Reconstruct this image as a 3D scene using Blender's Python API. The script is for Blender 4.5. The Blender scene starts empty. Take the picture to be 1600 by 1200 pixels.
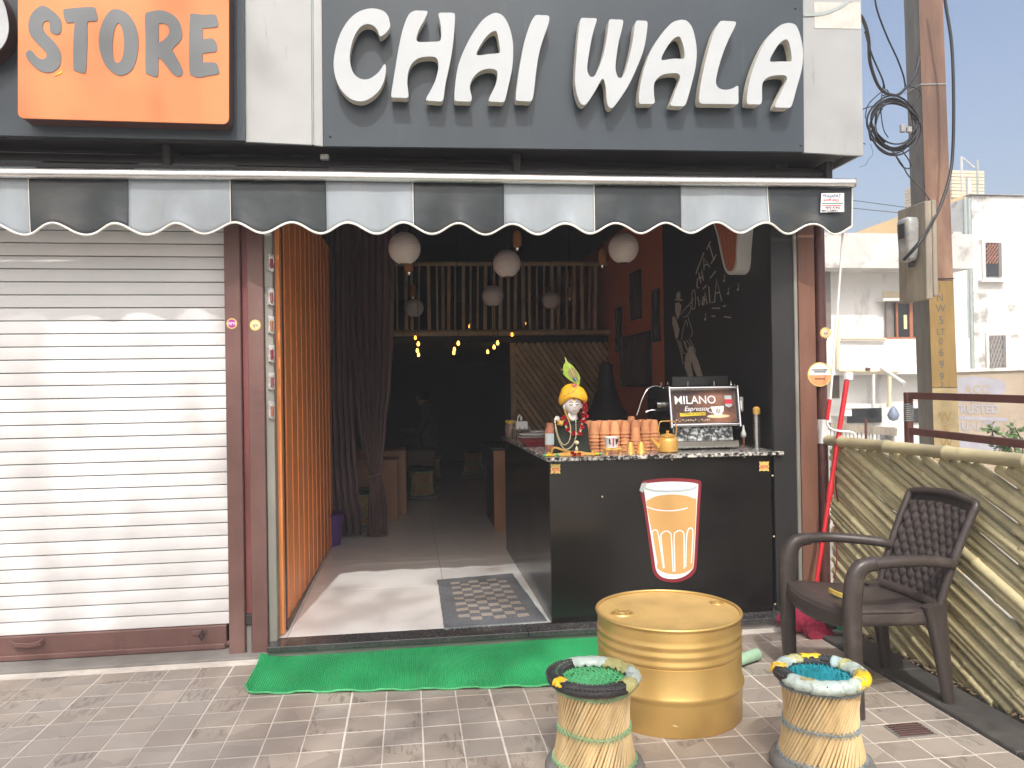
import bpy, bmesh, math, random
from mathutils import Vector, Matrix, geometry, noise
random.seed(7)
scene = bpy.context.scene
COL = scene.collection
R = math.radians

# ------------------------------------------------------------------ camera
FPX = 1200.0                       # focal length in pixels of a 1600 px wide frame
CAM = Vector((0.0, -4.0, 1.37))
YAW, PITCH, ROLL = R(7.7), 0.0058, 0.016
FWD = Vector((math.sin(YAW)*math.cos(PITCH), math.cos(YAW)*math.cos(PITCH), math.sin(PITCH)))
RT = FWD.cross(Vector((0, 0, 1))).normalized()
UP = RT.cross(FWD)
R2 = RT*math.cos(ROLL) - UP*math.sin(ROLL)
U2 = RT*math.sin(ROLL) + UP*math.cos(ROLL)
camd = bpy.data.cameras.new('camera')
camd.sensor_width = 36.0
camd.lens = FPX/1600*36.0
camd.clip_start = 0.05
camd.clip_end = 2000
cam = bpy.data.objects.new('camera', camd)
cam.matrix_world = Matrix(((R2.x, U2.x, -FWD.x, CAM.x), (R2.y, U2.y, -FWD.y, CAM.y),
                           (R2.z, U2.z, -FWD.z, CAM.z), (0, 0, 0, 1)))
COL.objects.link(cam)
scene.camera = cam
scene.render.resolution_x, scene.render.resolution_y = 1024, 768

# ------------------------------------------------------------------ world, sun, exposure
LIGHT = Vector((0.13, 1.0, -1.25)).normalized()      # direction the sunlight travels
sun_el = math.asin(-LIGHT.z)
world = bpy.data.worlds.new('World')
scene.world = world
world.use_nodes = True
wn = world.node_tree
for n in list(wn.nodes):
    wn.nodes.remove(n)
sky = wn.nodes.new('ShaderNodeTexSky')
sky.sky_type = 'NISHITA'
sky.sun_disc = False
sky.sun_elevation = sun_el
sky.sun_rotation = math.atan2(-LIGHT.x, -LIGHT.y)
sky.air_density = 1.0
sky.dust_density = 6.5
sky.ozone_density = 1.2
bgn = wn.nodes.new('ShaderNodeBackground')
bgn.inputs['Strength'].default_value = 0.15
won = wn.nodes.new('ShaderNodeOutputWorld')
wn.links.new(sky.outputs[0], bgn.inputs[0])
wn.links.new(bgn.outputs[0], won.inputs[0])
sund = bpy.data.lights.new('sun', 'SUN')
sund.energy = 2.05
sund.angle = R(0.7)
sund.color = (1.0, 0.982, 0.95)
sun = bpy.data.objects.new('sun', sund)
sun.rotation_euler = LIGHT.to_track_quat('-Z', 'Y').to_euler()
sun.location = (-2, -12, 14)
COL.objects.link(sun)
vs = scene.view_settings
vs.view_transform = 'Standard'
vs.look = 'None'
vs.gamma = 1.0
vs.use_curve_mapping = False
vs.exposure = 0.64

# ------------------------------------------------------------------ helpers
def P(px, py, X=None, Y=None, Z=None):
    """point of the place that lies on one of its planes, surveyed from the picture"""
    d = FWD + R2*((px-800)/FPX) + U2*((600-py)/FPX)
    if X is not None: t = (X-CAM.x)/d.x
    elif Y is not None: t = (Y-CAM.y)/d.y
    else: t = (Z-CAM.z)/d.z
    return CAM + d*t

def smooth_loop(pts, n=4, closed=True):
    out = []
    m = len(pts)
    rng = range(m) if closed else range(m-1)
    for i in rng:
        if closed:
            p0, p1, p2, p3 = pts[(i-1) % m], pts[i], pts[(i+1) % m], pts[(i+2) % m]
        else:
            p0, p1, p2, p3 = pts[max(i-1, 0)], pts[i], pts[i+1], pts[min(i+2, m-1)]
        for k in range(n):
            t = k/n
            out.append(tuple(0.5*((2*b) + (-a+c)*t + (2*a-5*b+4*c-d)*t*t + (-a+3*b-3*c+d)*t**3)
                             for a, b, c, d in zip(p0, p1, p2, p3)))
    if not closed:
        out.append(tuple(pts[-1]))
    return out

class MB:
    def __init__(s):
        s.v = []; s.f = []
    def add(s, vs_, fs):
        o = len(s.v)
        s.v += [Vector(v) for v in vs_]
        s.f += [tuple(i+o for i in f) for f in fs]
        return s
    def hexa(s, c):      # 8 corners: bottom 0-3 ccw, top 4-7
        return s.add(c, [(3, 2, 1, 0), (4, 5, 6, 7), (0, 1, 5, 4), (1, 2, 6, 5), (2, 3, 7, 6), (3, 0, 4, 7)])
    def box(s, x0, x1, y0, y1, z0, z1):
        return s.hexa([(x0, y0, z0), (x1, y0, z0), (x1, y1, z0), (x0, y1, z0), (x0, y0, z1), (x1, y0, z1), (x1, y1, z1), (x0, y1, z1)])
    def cbox(s, x0, x1, y0, y1, z0, z1, b=0.003):    # chamfered box
        xs = (x0, x0+b, x1-b, x1); ys = (y0, y0+b, y1-b, y1); zs = (z0, z0+b, z1-b, z1)
        bm = bmesh.new()
        vsx = [bm.verts.new(p) for p in ((x0, y0, z0), (x1, y0, z0), (x1, y1, z0), (x0, y1, z0), (x0, y0, z1), (x1, y0, z1), (x1, y1, z1), (x0, y1, z1))]
        for f in [(3, 2, 1, 0), (4, 5, 6, 7), (0, 1, 5, 4), (1, 2, 6, 5), (2, 3, 7, 6), (3, 0, 4, 7)]:
            bm.faces.new([vsx[i] for i in f])
        bmesh.ops.bevel(bm, geom=bm.edges[:], offset=b, segments=1, affect='EDGES')
        bm.verts.index_update()
        s.add([v.co.copy() for v in bm.verts], [[v.index for v in f.verts] for f in bm.faces])
        bm.free()
        return s
    def tube(s, pts, r, n=8, caps=True, closed=False, flat=1.0, flatdir=None):
        pts = [Vector(p) for p in pts]
        m = len(pts)
        rs = r if isinstance(r, (list, tuple)) else [r]*m
        base = len(s.v)
        prev = None
        for i, p in enumerate(pts):
            if closed: t = pts[(i+1) % m]-pts[i-1]
            else: t = pts[min(i+1, m-1)]-pts[max(i-1, 0)]
            if t.length < 1e-9: t = Vector((0, 0, 1))
            t.normalize()
            if prev is None:
                a = Vector((0, 0, 1)) if abs(t.z) < .9 else Vector((1, 0, 0))
                if flatdir is not None: a = Vector(flatdir)
                u = (a - t*a.dot(t)).normalized()
            else:
                u = prev - t*prev.dot(t)
                u = u.normalized() if u.length > 1e-6 else t.orthogonal().normalized()
            prev = u
            w = t.cross(u)
            for k in range(n):
                a = 2*math.pi*k/n
                s.v.append(p + u*(math.cos(a)*rs[i]*flat) + w*(math.sin(a)*rs[i]))
        segs = m if closed else m-1
        for i in range(segs):
            j = (i+1) % m
            for k in range(n):
                l = (k+1) % n
                s.f.append((base+i*n+k, base+i*n+l, base+j*n+l, base+j*n+k))
        if caps and not closed:
            s.f.append(tuple(base+k for k in reversed(range(n))))
            s.f.append(tuple(base+(m-1)*n+k for k in range(n)))
        return s
    def lathe(s, prof, n=32, c=(0, 0, 0), a0=0, a1=2*math.pi, cap=True):
        c = Vector(c); base = len(s.v); m = len(prof)
        full = abs(a1-a0-2*math.pi) < 1e-6
        cols = n if full else n+1
        for k in range(cols):
            a = a0+(a1-a0)*k/n
            for r_, z in prof:
                s.v.append(c+Vector((r_*math.cos(a), r_*math.sin(a), z)))
        for k in range(n):
            l = (k+1) % cols
            for i in range(m-1):
                s.f.append((base+k*m+i, base+l*m+i, base+l*m+i+1, base+k*m+i+1))
        if cap and full:
            if prof[0][0] > 1e-5: s.f.append(tuple(base+k*m for k in reversed(range(n))))
            if prof[-1][0] > 1e-5: s.f.append(tuple(base+k*m+m-1 for k in range(n)))
        return s
    def prism(s, loops, dv):     # loops: list of 3d loops (outer first, holes after), extruded by dv
        dv = Vector(dv)
        loops = [[Vector(p) for p in l] for l in loops]
        tris = geometry.tessellate_polygon(loops)
        allp = [p for l in loops for p in l]
        o = len(s.v); n = len(allp)
        s.v += allp + [p+dv for p in allp]
        if tris:
            a, b, c = (allp[i] for i in tris[0])
        for t in tris:
            a, b, c = (allp[i] for i in t)
            nn = (b-a).cross(c-a)
            if nn.dot(dv) > 0: t = (t[2], t[1], t[0])
            s.f.append(tuple(o+i for i in t))
            s.f.append(tuple(o+n+i for i in reversed(t)))
        st = 0
        for l in loops:
            m = len(l)
            for i in range(m):
                j = (i+1) % m
                s.f.append((o+st+i, o+st+j, o+n+st+j, o+n+st+i))
            st += m
        return s
    def grid(s, fn, nu, nv, closed_u=False):
        o = len(s.v)
        cu = nu if closed_u else nu+1
        for i in range(cu):
            for j in range(nv+1):
                s.v.append(Vector(fn(i/nu, j/nv)))
        for i in range(nu):
            ii = (i+1) % cu
            for j in range(nv):
                s.f.append((o+i*(nv+1)+j, o+ii*(nv+1)+j, o+ii*(nv+1)+j+1, o+i*(nv+1)+j+1))
        return s
    def bar(s, p, q, side, w, t):    # rectangular bar from p to q; w along side, t across
        p, q, side = Vector(p), Vector(q), Vector(side)
        d = (q-p).normalized(); side = (side-d*side.dot(d)).normalized(); up = d.cross(side)
        a, b = side*(w/2), up*(t/2)
        return s.hexa([p-a-b, p+a-b, p+a+b, p-a+b, q-a-b, q+a-b, q+a+b, q-a+b])
    def sweep(s, pts, sides, ws, ts):   # rounded rectangular section along a path
        pts = [Vector(p) for p in pts]; m = len(pts); o = len(s.v); n = 8
        for i, p in enumerate(pts):
            d = (pts[min(i+1, m-1)]-pts[max(i-1, 0)]).normalized()
            sd = Vector(sides[i] if isinstance(sides, list) else sides)
            sd = (sd-d*sd.dot(d)).normalized(); up = d.cross(sd)
            w = ws[i] if isinstance(ws, (list, tuple)) else ws
            t = ts[i] if isinstance(ts, (list, tuple)) else ts
            c = min(w, t)*0.28
            for (a, b) in ((-w/2+c, -t/2), (w/2-c, -t/2), (w/2, -t/2+c), (w/2, t/2-c), (w/2-c, t/2), (-w/2+c, t/2), (-w/2, t/2-c), (-w/2, -t/2+c)):
                s.v.append(p+sd*a+up*b)
        for i in range(m-1):
            for k in range(n):
                l = (k+1) % n
                s.f.append((o+i*n+k, o+i*n+l, o+(i+1)*n+l, o+(i+1)*n+k))
        s.f.append(tuple(o+k for k in reversed(range(n))))
        s.f.append(tuple(o+(m-1)*n+k for k in range(n)))
        return s
    def mesh(s, name, off=Vector((0, 0, 0)), smooth=None):
        me = bpy.data.meshes.new(name)
        me.from_pydata([tuple(v-off) for v in s.v], [], s.f)
        me.validate()
        bm = bmesh.new(); bm.from_mesh(me)
        bmesh.ops.recalc_face_normals(bm, faces=bm.faces[:])
        bm.to_mesh(me); bm.free()
        if smooth:
            for p in me.polygons: p.use_smooth = True
            me.set_sharp_from_angle(angle=R(smooth))
        me.update()
        return me

def wloc(o):
    l = Vector((0, 0, 0))
    while o is not None:
        l = l+o.location; o = o.parent
    return l

def props(o, label=None, cat=None, group=None, kind=None):
    if label: o['label'] = label
    if cat: o['category'] = cat
    if group: o['group'] = group
    if kind: o['kind'] = kind
    return o

def thing(name, label, cat, loc, group=None, kind=None):
    o = bpy.data.objects.new(name, None)
    o.empty_display_size = 0.1
    o.location = loc
    COL.objects.link(o)
    return props(o, label, cat, group, kind)

def part(name, mb, m, parent, smooth=None, label=None, kind=None):
    me = mb.mesh(name, wloc(parent), smooth)
    me.materials.append(m)
    o = bpy.data.objects.new(name, me)
    o.parent = parent
    COL.objects.link(o)
    return props(o, label, kind=kind)

def solo(name, mb, m, label=None, cat=None, group=None, kind=None, smooth=None):
    lo = Vector((min(v.x for v in mb.v), min(v.y for v in mb.v), min(v.z for v in mb.v)))
    hi = Vector((max(v.x for v in mb.v), max(v.y for v in mb.v), max(v.z for v in mb.v)))
    base = Vector(((lo.x+hi.x)/2, (lo.y+hi.y)/2, lo.z))
    me = mb.mesh(name, base, smooth)
    me.materials.append(m)
    o = bpy.data.objects.new(name, me)
    o.location = base
    COL.objects.link(o)
    return props(o, label, cat, group, kind)

def inst(name, me, parent, loc, rot=(0, 0, 0), scale=None):
    o = bpy.data.objects.new(name, me)
    o.parent = parent
    o.location = Vector(loc)-wloc(parent)
    o.rotation_euler = rot
    if scale: o.scale = scale
    COL.objects.link(o)
    return o

def copy_tree(o, parent=None):
    c = o.copy()
    COL.objects.link(c)
    c.parent = parent
    for ch in list(o.children):
        copy_tree(ch, c)
    return c

def text_mb(body, size, org, right, up, depth=0.0, align='LEFT', bold=0.0, mb=None, shear=0.0, spacing=1.0):
    cu = bpy.data.curves.new('t', 'FONT')
    cu.body = body; cu.size = 1.0; cu.align_x = align; cu.align_y = 'BOTTOM_BASELINE'
    cu.resolution_u = 3; cu.offset = bold; cu.shear = shear; cu.space_character = spacing
    ob = bpy.data.objects.new('t', cu)
    COL.objects.link(ob)
    dg = bpy.context.evaluated_depsgraph_get()
    me = bpy.data.meshes.new_from_object(ob.evaluated_get(dg))
    mb = mb or MB()
    org, right, up = Vector(org), Vector(right).normalized(), Vector(up).normalized()
    mb.add([org+right*(v.co.x*size)+up*(v.co.y*size) for v in me.vertices], [tuple(p.vertices) for p in me.polygons])
    bpy.data.objects.remove(ob); bpy.data.curves.remove(cu); bpy.data.meshes.remove(me)
    return mb

def strokes(mb, lines, fn, w, dv, n=1):
    """flat brush strokes of width w (picture units) laid on a plane through fn"""
    for ln in lines:
        ln = [tuple(p) for p in ln]
        if n > 1 and len(ln) > 2: ln = smooth_loop(ln, n, closed=False)
        L, Rr = [], []
        for i, p in enumerate(ln):
            a = ln[max(i-1, 0)]; b = ln[min(i+1, len(ln)-1)]
            dx, dy = b[0]-a[0], b[1]-a[1]; l = math.hypot(dx, dy) or 1
            nx, ny = -dy/l*w/2, dx/l*w/2
            L.append((p[0]+nx, p[1]+ny)); Rr.append((p[0]-nx, p[1]-ny))
        o = len(mb.v)
        mb.v += [fn(*p)+Vector(dv) for p in L] + [fn(*p)+Vector(dv) for p in Rr]
        m = len(ln)
        for i in range(m-1):
            mb.f.append((o+i, o+i+1, o+m+i+1, o+m+i))
    return mb

def flat(mb, loops, fn, dv=(0, 0, 0)):
    loops3 = [[fn(*p)+Vector(dv) for p in l] for l in loops]
    tris = geometry.tessellate_polygon(loops3)
    allp = [p for l in loops3 for p in l]
    mb.add(allp, tris)
    return mb

ORD = ['first', 'second', 'third', 'fourth', 'fifth', 'sixth', 'seventh', 'eighth', 'ninth', 'tenth', 'eleventh', 'twelfth', 'thirteenth', 'fourteenth']

# ------------------------------------------------------------------ materials
def M(name, col, rough=0.6, metal=0.0, var=0.12, scale=5.0, bump=0.05, bscale=60.0, rand=0.0,
      stretch=(1, 1, 1), col2=None, thr=None, emit=None, spec=0.5, rvar=0.1, bdist=0.004):
    m = bpy.data.materials.new(name); m.use_nodes = True
    t = m.node_tree; N = t.nodes; L = t.links
    b = N['Principled BSDF']
    tc = N.new('ShaderNodeTexCoord'); mp = N.new('ShaderNodeMapping')
    mp.inputs['Scale'].default_value = stretch
    L.new(tc.outputs['Object'], mp.inputs['Vector'])
    oi = N.new('ShaderNodeObjectInfo')
    add = N.new('ShaderNodeVectorMath'); add.operation = 'ADD'
    cmb = N.new('ShaderNodeVectorMath'); cmb.operation = 'SCALE'; cmb.inputs[0].default_value = (17.3, 9.1, 5.7)
    L.new(oi.outputs['Random'], cmb.inputs['Scale'])
    L.new(mp.outputs[0], add.inputs[0]); L.new(cmb.outputs[0], add.inputs[1])
    ns = N.new('ShaderNodeTexNoise'); ns.inputs['Scale'].default_value = scale; ns.inputs['Detail'].default_value = 6
    ns.inputs['Roughness'].default_value = 0.6
    L.new(add.outputs[0], ns.inputs['Vector'])
    rmp = N.new('ShaderNodeValToRGB')
    lo = [max(c*(1-var), 0) for c in col]; hi = [min(c*(1+var), 1) for c in (col2 or col)]
    a, c_ = thr or (0.3, 0.7)
    rmp.color_ramp.elements[0].position = a; rmp.color_ramp.elements[0].color = (*lo, 1)
    rmp.color_ramp.elements[1].position = c_; rmp.color_ramp.elements[1].color = (*hi, 1)
    L.new(ns.outputs['Fac'], rmp.inputs[0])
    out = rmp.outputs[0]
    if rand:
        hs = N.new('ShaderNodeHueSaturation')
        mr = N.new('ShaderNodeMapRange'); mr.inputs['To Min'].default_value = 1-rand; mr.inputs['To Max'].default_value = 1+rand
        L.new(oi.outputs['Random'], mr.inputs['Value']); L.new(mr.outputs[0], hs.inputs['Value'])
        L.new(out, hs.inputs['Color']); out = hs.outputs[0]
    L.new(out, b.inputs['Base Color'])
    b.inputs['Metallic'].default_value = metal
    b.inputs['Specular IOR Level'].default_value = spec
    n2 = N.new('ShaderNodeTexNoise'); n2.inputs['Scale'].default_value = bscale; n2.inputs['Detail'].default_value = 4
    L.new(add.outputs[0], n2.inputs['Vector'])
    rr = N.new('ShaderNodeMapRange'); rr.inputs['To Min'].default_value = max(rough-rvar, 0.02); rr.inputs['To Max'].default_value = min(rough+rvar, 1)
    L.new(ns.outputs['Fac'], rr.inputs['Value']); L.new(rr.outputs[0], b.inputs['Roughness'])
    if bump:
        bp = N.new('ShaderNodeBump'); bp.inputs['Strength'].default_value = min(bump*4, 1); bp.inputs['Distance'].default_value = bdist
        L.new(n2.outputs['Fac'], bp.inputs['Height']); L.new(bp.outputs[0], b.inputs['Normal'])
    if emit:
        b.inputs['Emission Color'].default_value = (*emit[0], 1); b.inputs['Emission Strength'].default_value = emit[1]
    m['nodes'] = 1
    return m

def node(m, typ, **inp):
    n = m.node_tree.nodes.new(typ)
    for k, v in inp.items():
        if k in n.inputs: n.inputs[k].default_value = v
        else: setattr(n, k, v)
    return n

def base_out(m):
    b = m.node_tree.nodes['Principled BSDF']
    return b, b.inputs['Base Color'].links[0].from_socket

def overlay(m, fac_socket, color, amount=1.0):
    """mix a further colour over what is there"""
    t = m.node_tree
    b, src = base_out(m)
    mx = t.nodes.new('ShaderNodeMix'); mx.data_type = 'RGBA'
    mu = t.nodes.new('ShaderNodeMath'); mu.operation = 'MULTIPLY'; mu.inputs[1].default_value = amount
    t.links.new(fac_socket, mu.inputs[0]); t.links.new(mu.outputs[0], mx.inputs['Factor'])
    t.links.new(src, mx.inputs['A']); mx.inputs['B'].default_value = (*color, 1)
    t.links.new(mx.outputs['Result'], b.inputs['Base Color'])

def ramp(m, sock, p0, p1, inv=False):
    r_ = m.node_tree.nodes.new('ShaderNodeMapRange')
    r_.inputs['From Min'].default_value = p0; r_.inputs['From Max'].default_value = p1
    if inv: r_.inputs['To Min'].default_value = 1; r_.inputs['To Max'].default_value = 0
    m.node_tree.links.new(sock, r_.inputs['Value'])
    return r_.outputs[0]

def stain(m, scale, p0, p1, color, amount=1.0, stretch=(1, 1, 1), detail=8, seed=0.0, rough=0.65):
    t = m.node_tree
    tc = t.nodes.new('ShaderNodeTexCoord'); mp = t.nodes.new('ShaderNodeMapping')
    mp.inputs['Scale'].default_value = stretch; mp.inputs['Location'].default_value = (seed, seed*1.7, seed*.6)
    ns = t.nodes.new('ShaderNodeTexNoise'); ns.inputs['Scale'].default_value = scale; ns.inputs['Detail'].default_value = detail
    ns.inputs['Roughness'].default_value = rough
    t.links.new(tc.outputs['Object'], mp.inputs[0]); t.links.new(mp.outputs[0], ns.inputs['Vector'])
    overlay(m, ramp(m, ns.outputs['Fac'], p0, p1), color, amount)

m_white = M('white_paint', (.80, .795, .775), .45, var=.04)
m_shutter = M('shutter_paint', (.72, .725, .725), .42, var=.05, scale=2.5, bump=.02, rand=.025)
stain(m_shutter, 9, .66, .74, (.55, .47, .40), .5, (1, 1, 4), seed=3)
stain(m_shutter, 3, .55, .75, (.70, .70, .70), .5, (1.5, 1, .4), seed=9)
m_brown = M('brown_paint', (.150, .076, .066), .5, var=.14, scale=4, bump=.06, bscale=30)
stain(m_brown, 22, .68, .72, (.42, .38, .33), .8, (1, 1, .6), seed=5)
stain(m_brown, 2.5, .5, .75, (.20, .13, .112), .6, (2, 2, .5), seed=2)
m_redbrown = M('red_strip_paint', (.24, .075, .075), .5, var=.12)
m_darkbrown = M('dark_brown_paint', (.085, .040, .033), .45, var=.2, scale=6)
m_ply = M('brown_plywood', (.185, .085, .055), .6, var=.2, scale=4, stretch=(6, 6, .6), bump=.05)
stain(m_ply, 30, .70, .73, (.5, .45, .38), .7, seed=8)
m_greystrip = M('grey_metal_channel', (.27, .265, .235), .45, metal=.25, var=.12, scale=5, stretch=(2, 2, .5))
m_gate = M('orange_gate_paint', (.88, .305, .092), .42, var=.07, scale=3, rand=.06, bump=.02)
m_fascia = M('fascia_panel', (.35, .36, .36), .38, metal=.15, var=.10, scale=2.2, bump=.02)
stain(m_fascia, 7, .62, .72, (.22, .22, .215), .8, (2.6, 1, .3), seed=4)
stain(m_fascia, 34, .71, .74, (.22, .18, .15), .6, seed=14)
m_sign = M('sign_panel', (.042, .056, .068), .33, var=.10, scale=1.5, bump=.01)
stain(m_sign, 5, .58, .72, (.085, .098, .105), .5, (3, 1, .25), seed=6)
m_orange = M('orange_face', (.70, .235, .085), .32, var=.05, scale=1.2, bump=0)
m_boxside = M('sign_box_side', (.075, .030, .025), .4, var=.1)
m_grey_let = M('grey_letter_vinyl', (.150, .165, .172), .35, var=.05, bump=0)
m_letter = M('white_letter_face', (.43, .46, .475), .5, var=.04, scale=4, bump=0)
m_letside = M('letter_edge', (.55, .52, .44), .5, var=.15, scale=14)
m_vlight = M('awning_grey_vinyl', (.29, .33, .36), .38, var=.08, scale=3, stretch=(1, 1, .6), bump=.05, bscale=14, bdist=.01)
stain(m_vlight, 5, .5, .75, (.40, .41, .40), .6, (1.5, 1, .5), seed=1)
m_vdark = M('awning_black_vinyl', (.034, .042, .047), .34, var=.15, scale=3, bump=.08, bscale=10, bdist=.012)
stain(m_vdark, 4, .48, .75, (.085, .083, .074), .75, (.7, 1, 1.6), seed=11)
m_piping = M('white_piping', (.80, .79, .73), .5, var=.06)
m_alu = M('aluminium_bar', (.80, .80, .79), .28, metal=.75, var=.05, scale=3, stretch=(.3, 4, 4), bump=0)
m_dark = M('dark_steel', (.035, .033, .032), .5, metal=.2, var=.2)
m_soffit = M('sooty_soffit', (.045, .040, .037), .7, var=.4, scale=4)
m_black = M('black_laminate', (.011, .0102, .0098), .2, var=.25, scale=2, bump=.008, rvar=.06)
stain(m_black, 48, .735, .75, (.5, .5, .48), .8, seed=2)
m_blackwall = M('black_wall_paint', (.017, .0165, .017), .55, var=.25, scale=3, bump=.04)
m_ceil = M('dark_ceiling', (.012, .0115, .011), .8, var=.2)
m_wallpale = M('pale_bounce_wall', (.34, .29, .26), .8, var=.1, scale=2)  # unseen left wall, made pale to bounce light onto the floor
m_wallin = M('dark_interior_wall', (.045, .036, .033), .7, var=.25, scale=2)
m_orangewall = M('orange_wall_paint', (.64, .17, .07), .6, var=.08, scale=2, bump=.03)
m_ftile = M('white_floor_tile', (.80, .795, .775), .13, var=.03, scale=2, bump=.004, rand=.02, rvar=.05)
stain(m_ftile, 60, .71, .73, (.25, .22, .2), .5, seed=3)
m_grout = M('pale_grout', (.58, .54, .485), .9, var=.14, scale=20)
m_dgrout = M('dark_grout', (.12, .11, .10), .9, var=.2, scale=20)
m_conc = M('concrete', (.21, .20, .185), .85, var=.18, scale=6, bump=.2, bscale=40)
m_dust = M('dusty_ground', (.40, .36, .30), .95, var=.25, scale=3, bump=.2, bscale=20)
m_green = M('green_rubber_mat', (.036, .40, .145), .38, var=.12, scale=3, bump=.05)
stain(m_green, 6, .55, .8, (.10, .33, .15), .55, seed=7)
m_gold = M('gold_paint', (.66, .44, .15), .34, metal=.55, var=.10, scale=2.5, bump=.03, bscale=25, bdist=.006)
stain(m_gold, 40, .72, .74, (.18, .12, .05), .8, seed=5)
stain(m_gold, 2, .45, .8, (.46, .32, .12), .5, (1, 1, 2), seed=8)
m_goldlid = M('gold_lid_paint', (.50, .33, .12), .6, metal=.12, var=.14, scale=5, bump=.04, bscale=20, bdist=.004, spec=.3)
stain(m_goldlid, 7, .55, .70, (.36, .23, .09), .6, seed=3)
stain(m_goldlid, 60, .70, .73, (.14, .09, .04), .8, seed=6)
m_brass = M('gold_enamel', (.80, .47, .12), .34, metal=.45, var=.06, bump=.01)
m_cane = M('cane_stick', (.60, .44, .22), .55, var=.22, scale=14, stretch=(1, 1, .25), bump=.06)
stain(m_cane, 3.5, .5, .7, (.68, .56, .34), .7, (7, 7, 1), seed=4)
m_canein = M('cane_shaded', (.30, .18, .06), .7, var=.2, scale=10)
m_tyre = M('black_rubber', (.032, .032, .033), .6, var=.25, scale=9, bump=.25, bscale=90)
stain(m_tyre, 8, .5, .75, (.12, .115, .105), .7, seed=3)
m_dtyre = M('dusty_rubber', (.17, .165, .155), .85, var=.25, scale=10, bump=.2, bscale=70)
m_gcord = M('green_cord', (.09, .42, .17), .55, var=.22, scale=30)
m_tcord = M('teal_cord', (.012, .24, .29), .5, var=.3, scale=30)
m_bcord = M('blue_grey_cord', (.22, .29, .32), .7, var=.2, scale=30)
m_gstitch = M('pale_green_cord', (.24, .44, .24), .7, var=.25, scale=30)
m_tape_w = M('whitish_tape', (.44, .52, .47), .3, var=.14, scale=12, bump=.2, bscale=35, bdist=.006)
stain(m_tape_w, 16, .52, .62, (.38, .52, .56), .8, seed=2)
m_tape_o = M('olive_tape', (.42, .40, .17), .3, var=.16, scale=14, bump=.2, bscale=35, bdist=.006)
m_tape_y = M('yellow_tape', (.84, .52, .02), .35, var=.16, scale=14, bump=.15, bscale=35, bdist=.006)
stain(m_tape_y, 20, .56, .62, (.70, .72, .62), .8, seed=6)
m_bamboo = M('bamboo', (.48, .425, .245), .5, var=.2, scale=7, stretch=(1, 1, 1), bump=.08, rand=.24)
stain(m_bamboo, 12, .6, .72, (.20, .155, .08), .75, seed=12)
m_bamrail = M('bamboo_rail', (.46, .405, .24), .5, var=.16, scale=5, bump=.05)
stain(m_bamrail, 14, .60, .70, (.24, .18, .09), .5, seed=2)
m_bamnode = M('bamboo_node', (.24, .185, .085), .6, var=.2)
m_bamin = M('indoor_bamboo', (.44, .32, .19), .55, var=.2, scale=6, rand=.2, bump=.03)
m_chair = M('brown_plastic', (.052, .041, .037), .40, var=.10, scale=5, bump=.02, bscale=120)
stain(m_chair, 5, .52, .75, (.15, .13, .118), .6, seed=3)  # pale patches: dust, plus sunlit highlights put into the colour
m_granite = M('black_granite', (.05, .05, .052), .25, var=.3, scale=60, bump=.02)
stain(m_granite, 4, .5, .7, (.17, .16, .145), .5, seed=9)
m_kerb = M('dusty_black_stone', (.060, .058, .056), .55, var=.3, scale=9, bump=.06)
stain(m_kerb, 5, .52, .75, (.15, .135, .12), .6, seed=4)
m_terra = M('terracotta', (.60, .275, .125), .8, var=.10, scale=18, rand=.14, bump=.05)
m_clay = M('brown_clay', (.33, .125, .07), .7, var=.15)
m_steel = M('steel', (.62, .62, .60), .24, metal=.95, var=.06, scale=4, stretch=(.4, .4, 6), bump=.01)
m_chrome = M('chrome', (.80, .80, .79), .10, metal=1.0, var=.03, bump=0)
m_blackplastic = M('black_plastic', (.018, .018, .019), .3, var=.15)
m_greyplastic = M('grey_plastic', (.30, .30, .29), .45, var=.1)
m_whiteplastic = M('white_plastic', (.78, .78, .76), .4, var=.05)
m_red = M('red_plastic', (.56, .018, .026), .35, var=.10)
m_magenta = M('magenta_bristle', (.30, .018, .055), .8, var=.3, scale=40, bump=.3, bscale=120)
m_maroon = M('maroon', (.22, .020, .030), .45, var=.08)
m_iron = M('rust_brown_iron', (.125, .045, .038), .6, var=.2, scale=9, bump=.1)
m_paper = M('lantern_paper', (.50, .44, .41), .8, var=.05, bump=.02)
m_amber = M('amber_glass', (.30, .13, .045), .12, metal=.2, var=.1)
m_bulb = M('lit_filament_bulb', (.9, .5, .1), .3, emit=((1.0, .50, .07), 5.0))
m_bulbdim = M('lit_filament', (.9, .5, .1), .3, emit=((1.0, .42, .05), 2.2))
m_curtain = M('mauve_curtain', (.18, .115, .115), .85, var=.12, scale=30, stretch=(1, 1, .1))
m_purple = M('purple_plastic', (.10, .035, .20), .5, var=.1)
m_wood = M('brown_laminate', (.36, .175, .085), .4, var=.12, scale=3, stretch=(4, 4, .6))
m_dwood = M('dark_wood', (.11, .055, .035), .5, var=.2, scale=4)
m_rug = M('blue_grey_rug', (.13, .14, .155), .95, var=.25, scale=60, bump=.3, bscale=200)
m_rugl = M('beige_rug_check', (.35, .31, .27), .95, var=.15, scale=60, bump=.3, bscale=200)
m_marble = M('statue_white', (.80, .775, .74), .4, var=.03, bump=0)
m_dkcloth = M('black_green_cloth', (.018, .024, .017), .75, var=.3, scale=30, bump=.1)
m_yellow = M('yellow_cloth', (.86, .46, .015), .55, var=.15, scale=30, bump=.15, bscale=60)
m_goldbr = M('gold_braid', (.68, .40, .09), .5, var=.25, scale=60)
m_redpetal = M('red_petal', (.56, .018, .035), .7, var=.3, scale=60, bump=.3)
m_bead = M('cream_bead', (.78, .70, .46), .4, var=.1)
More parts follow.
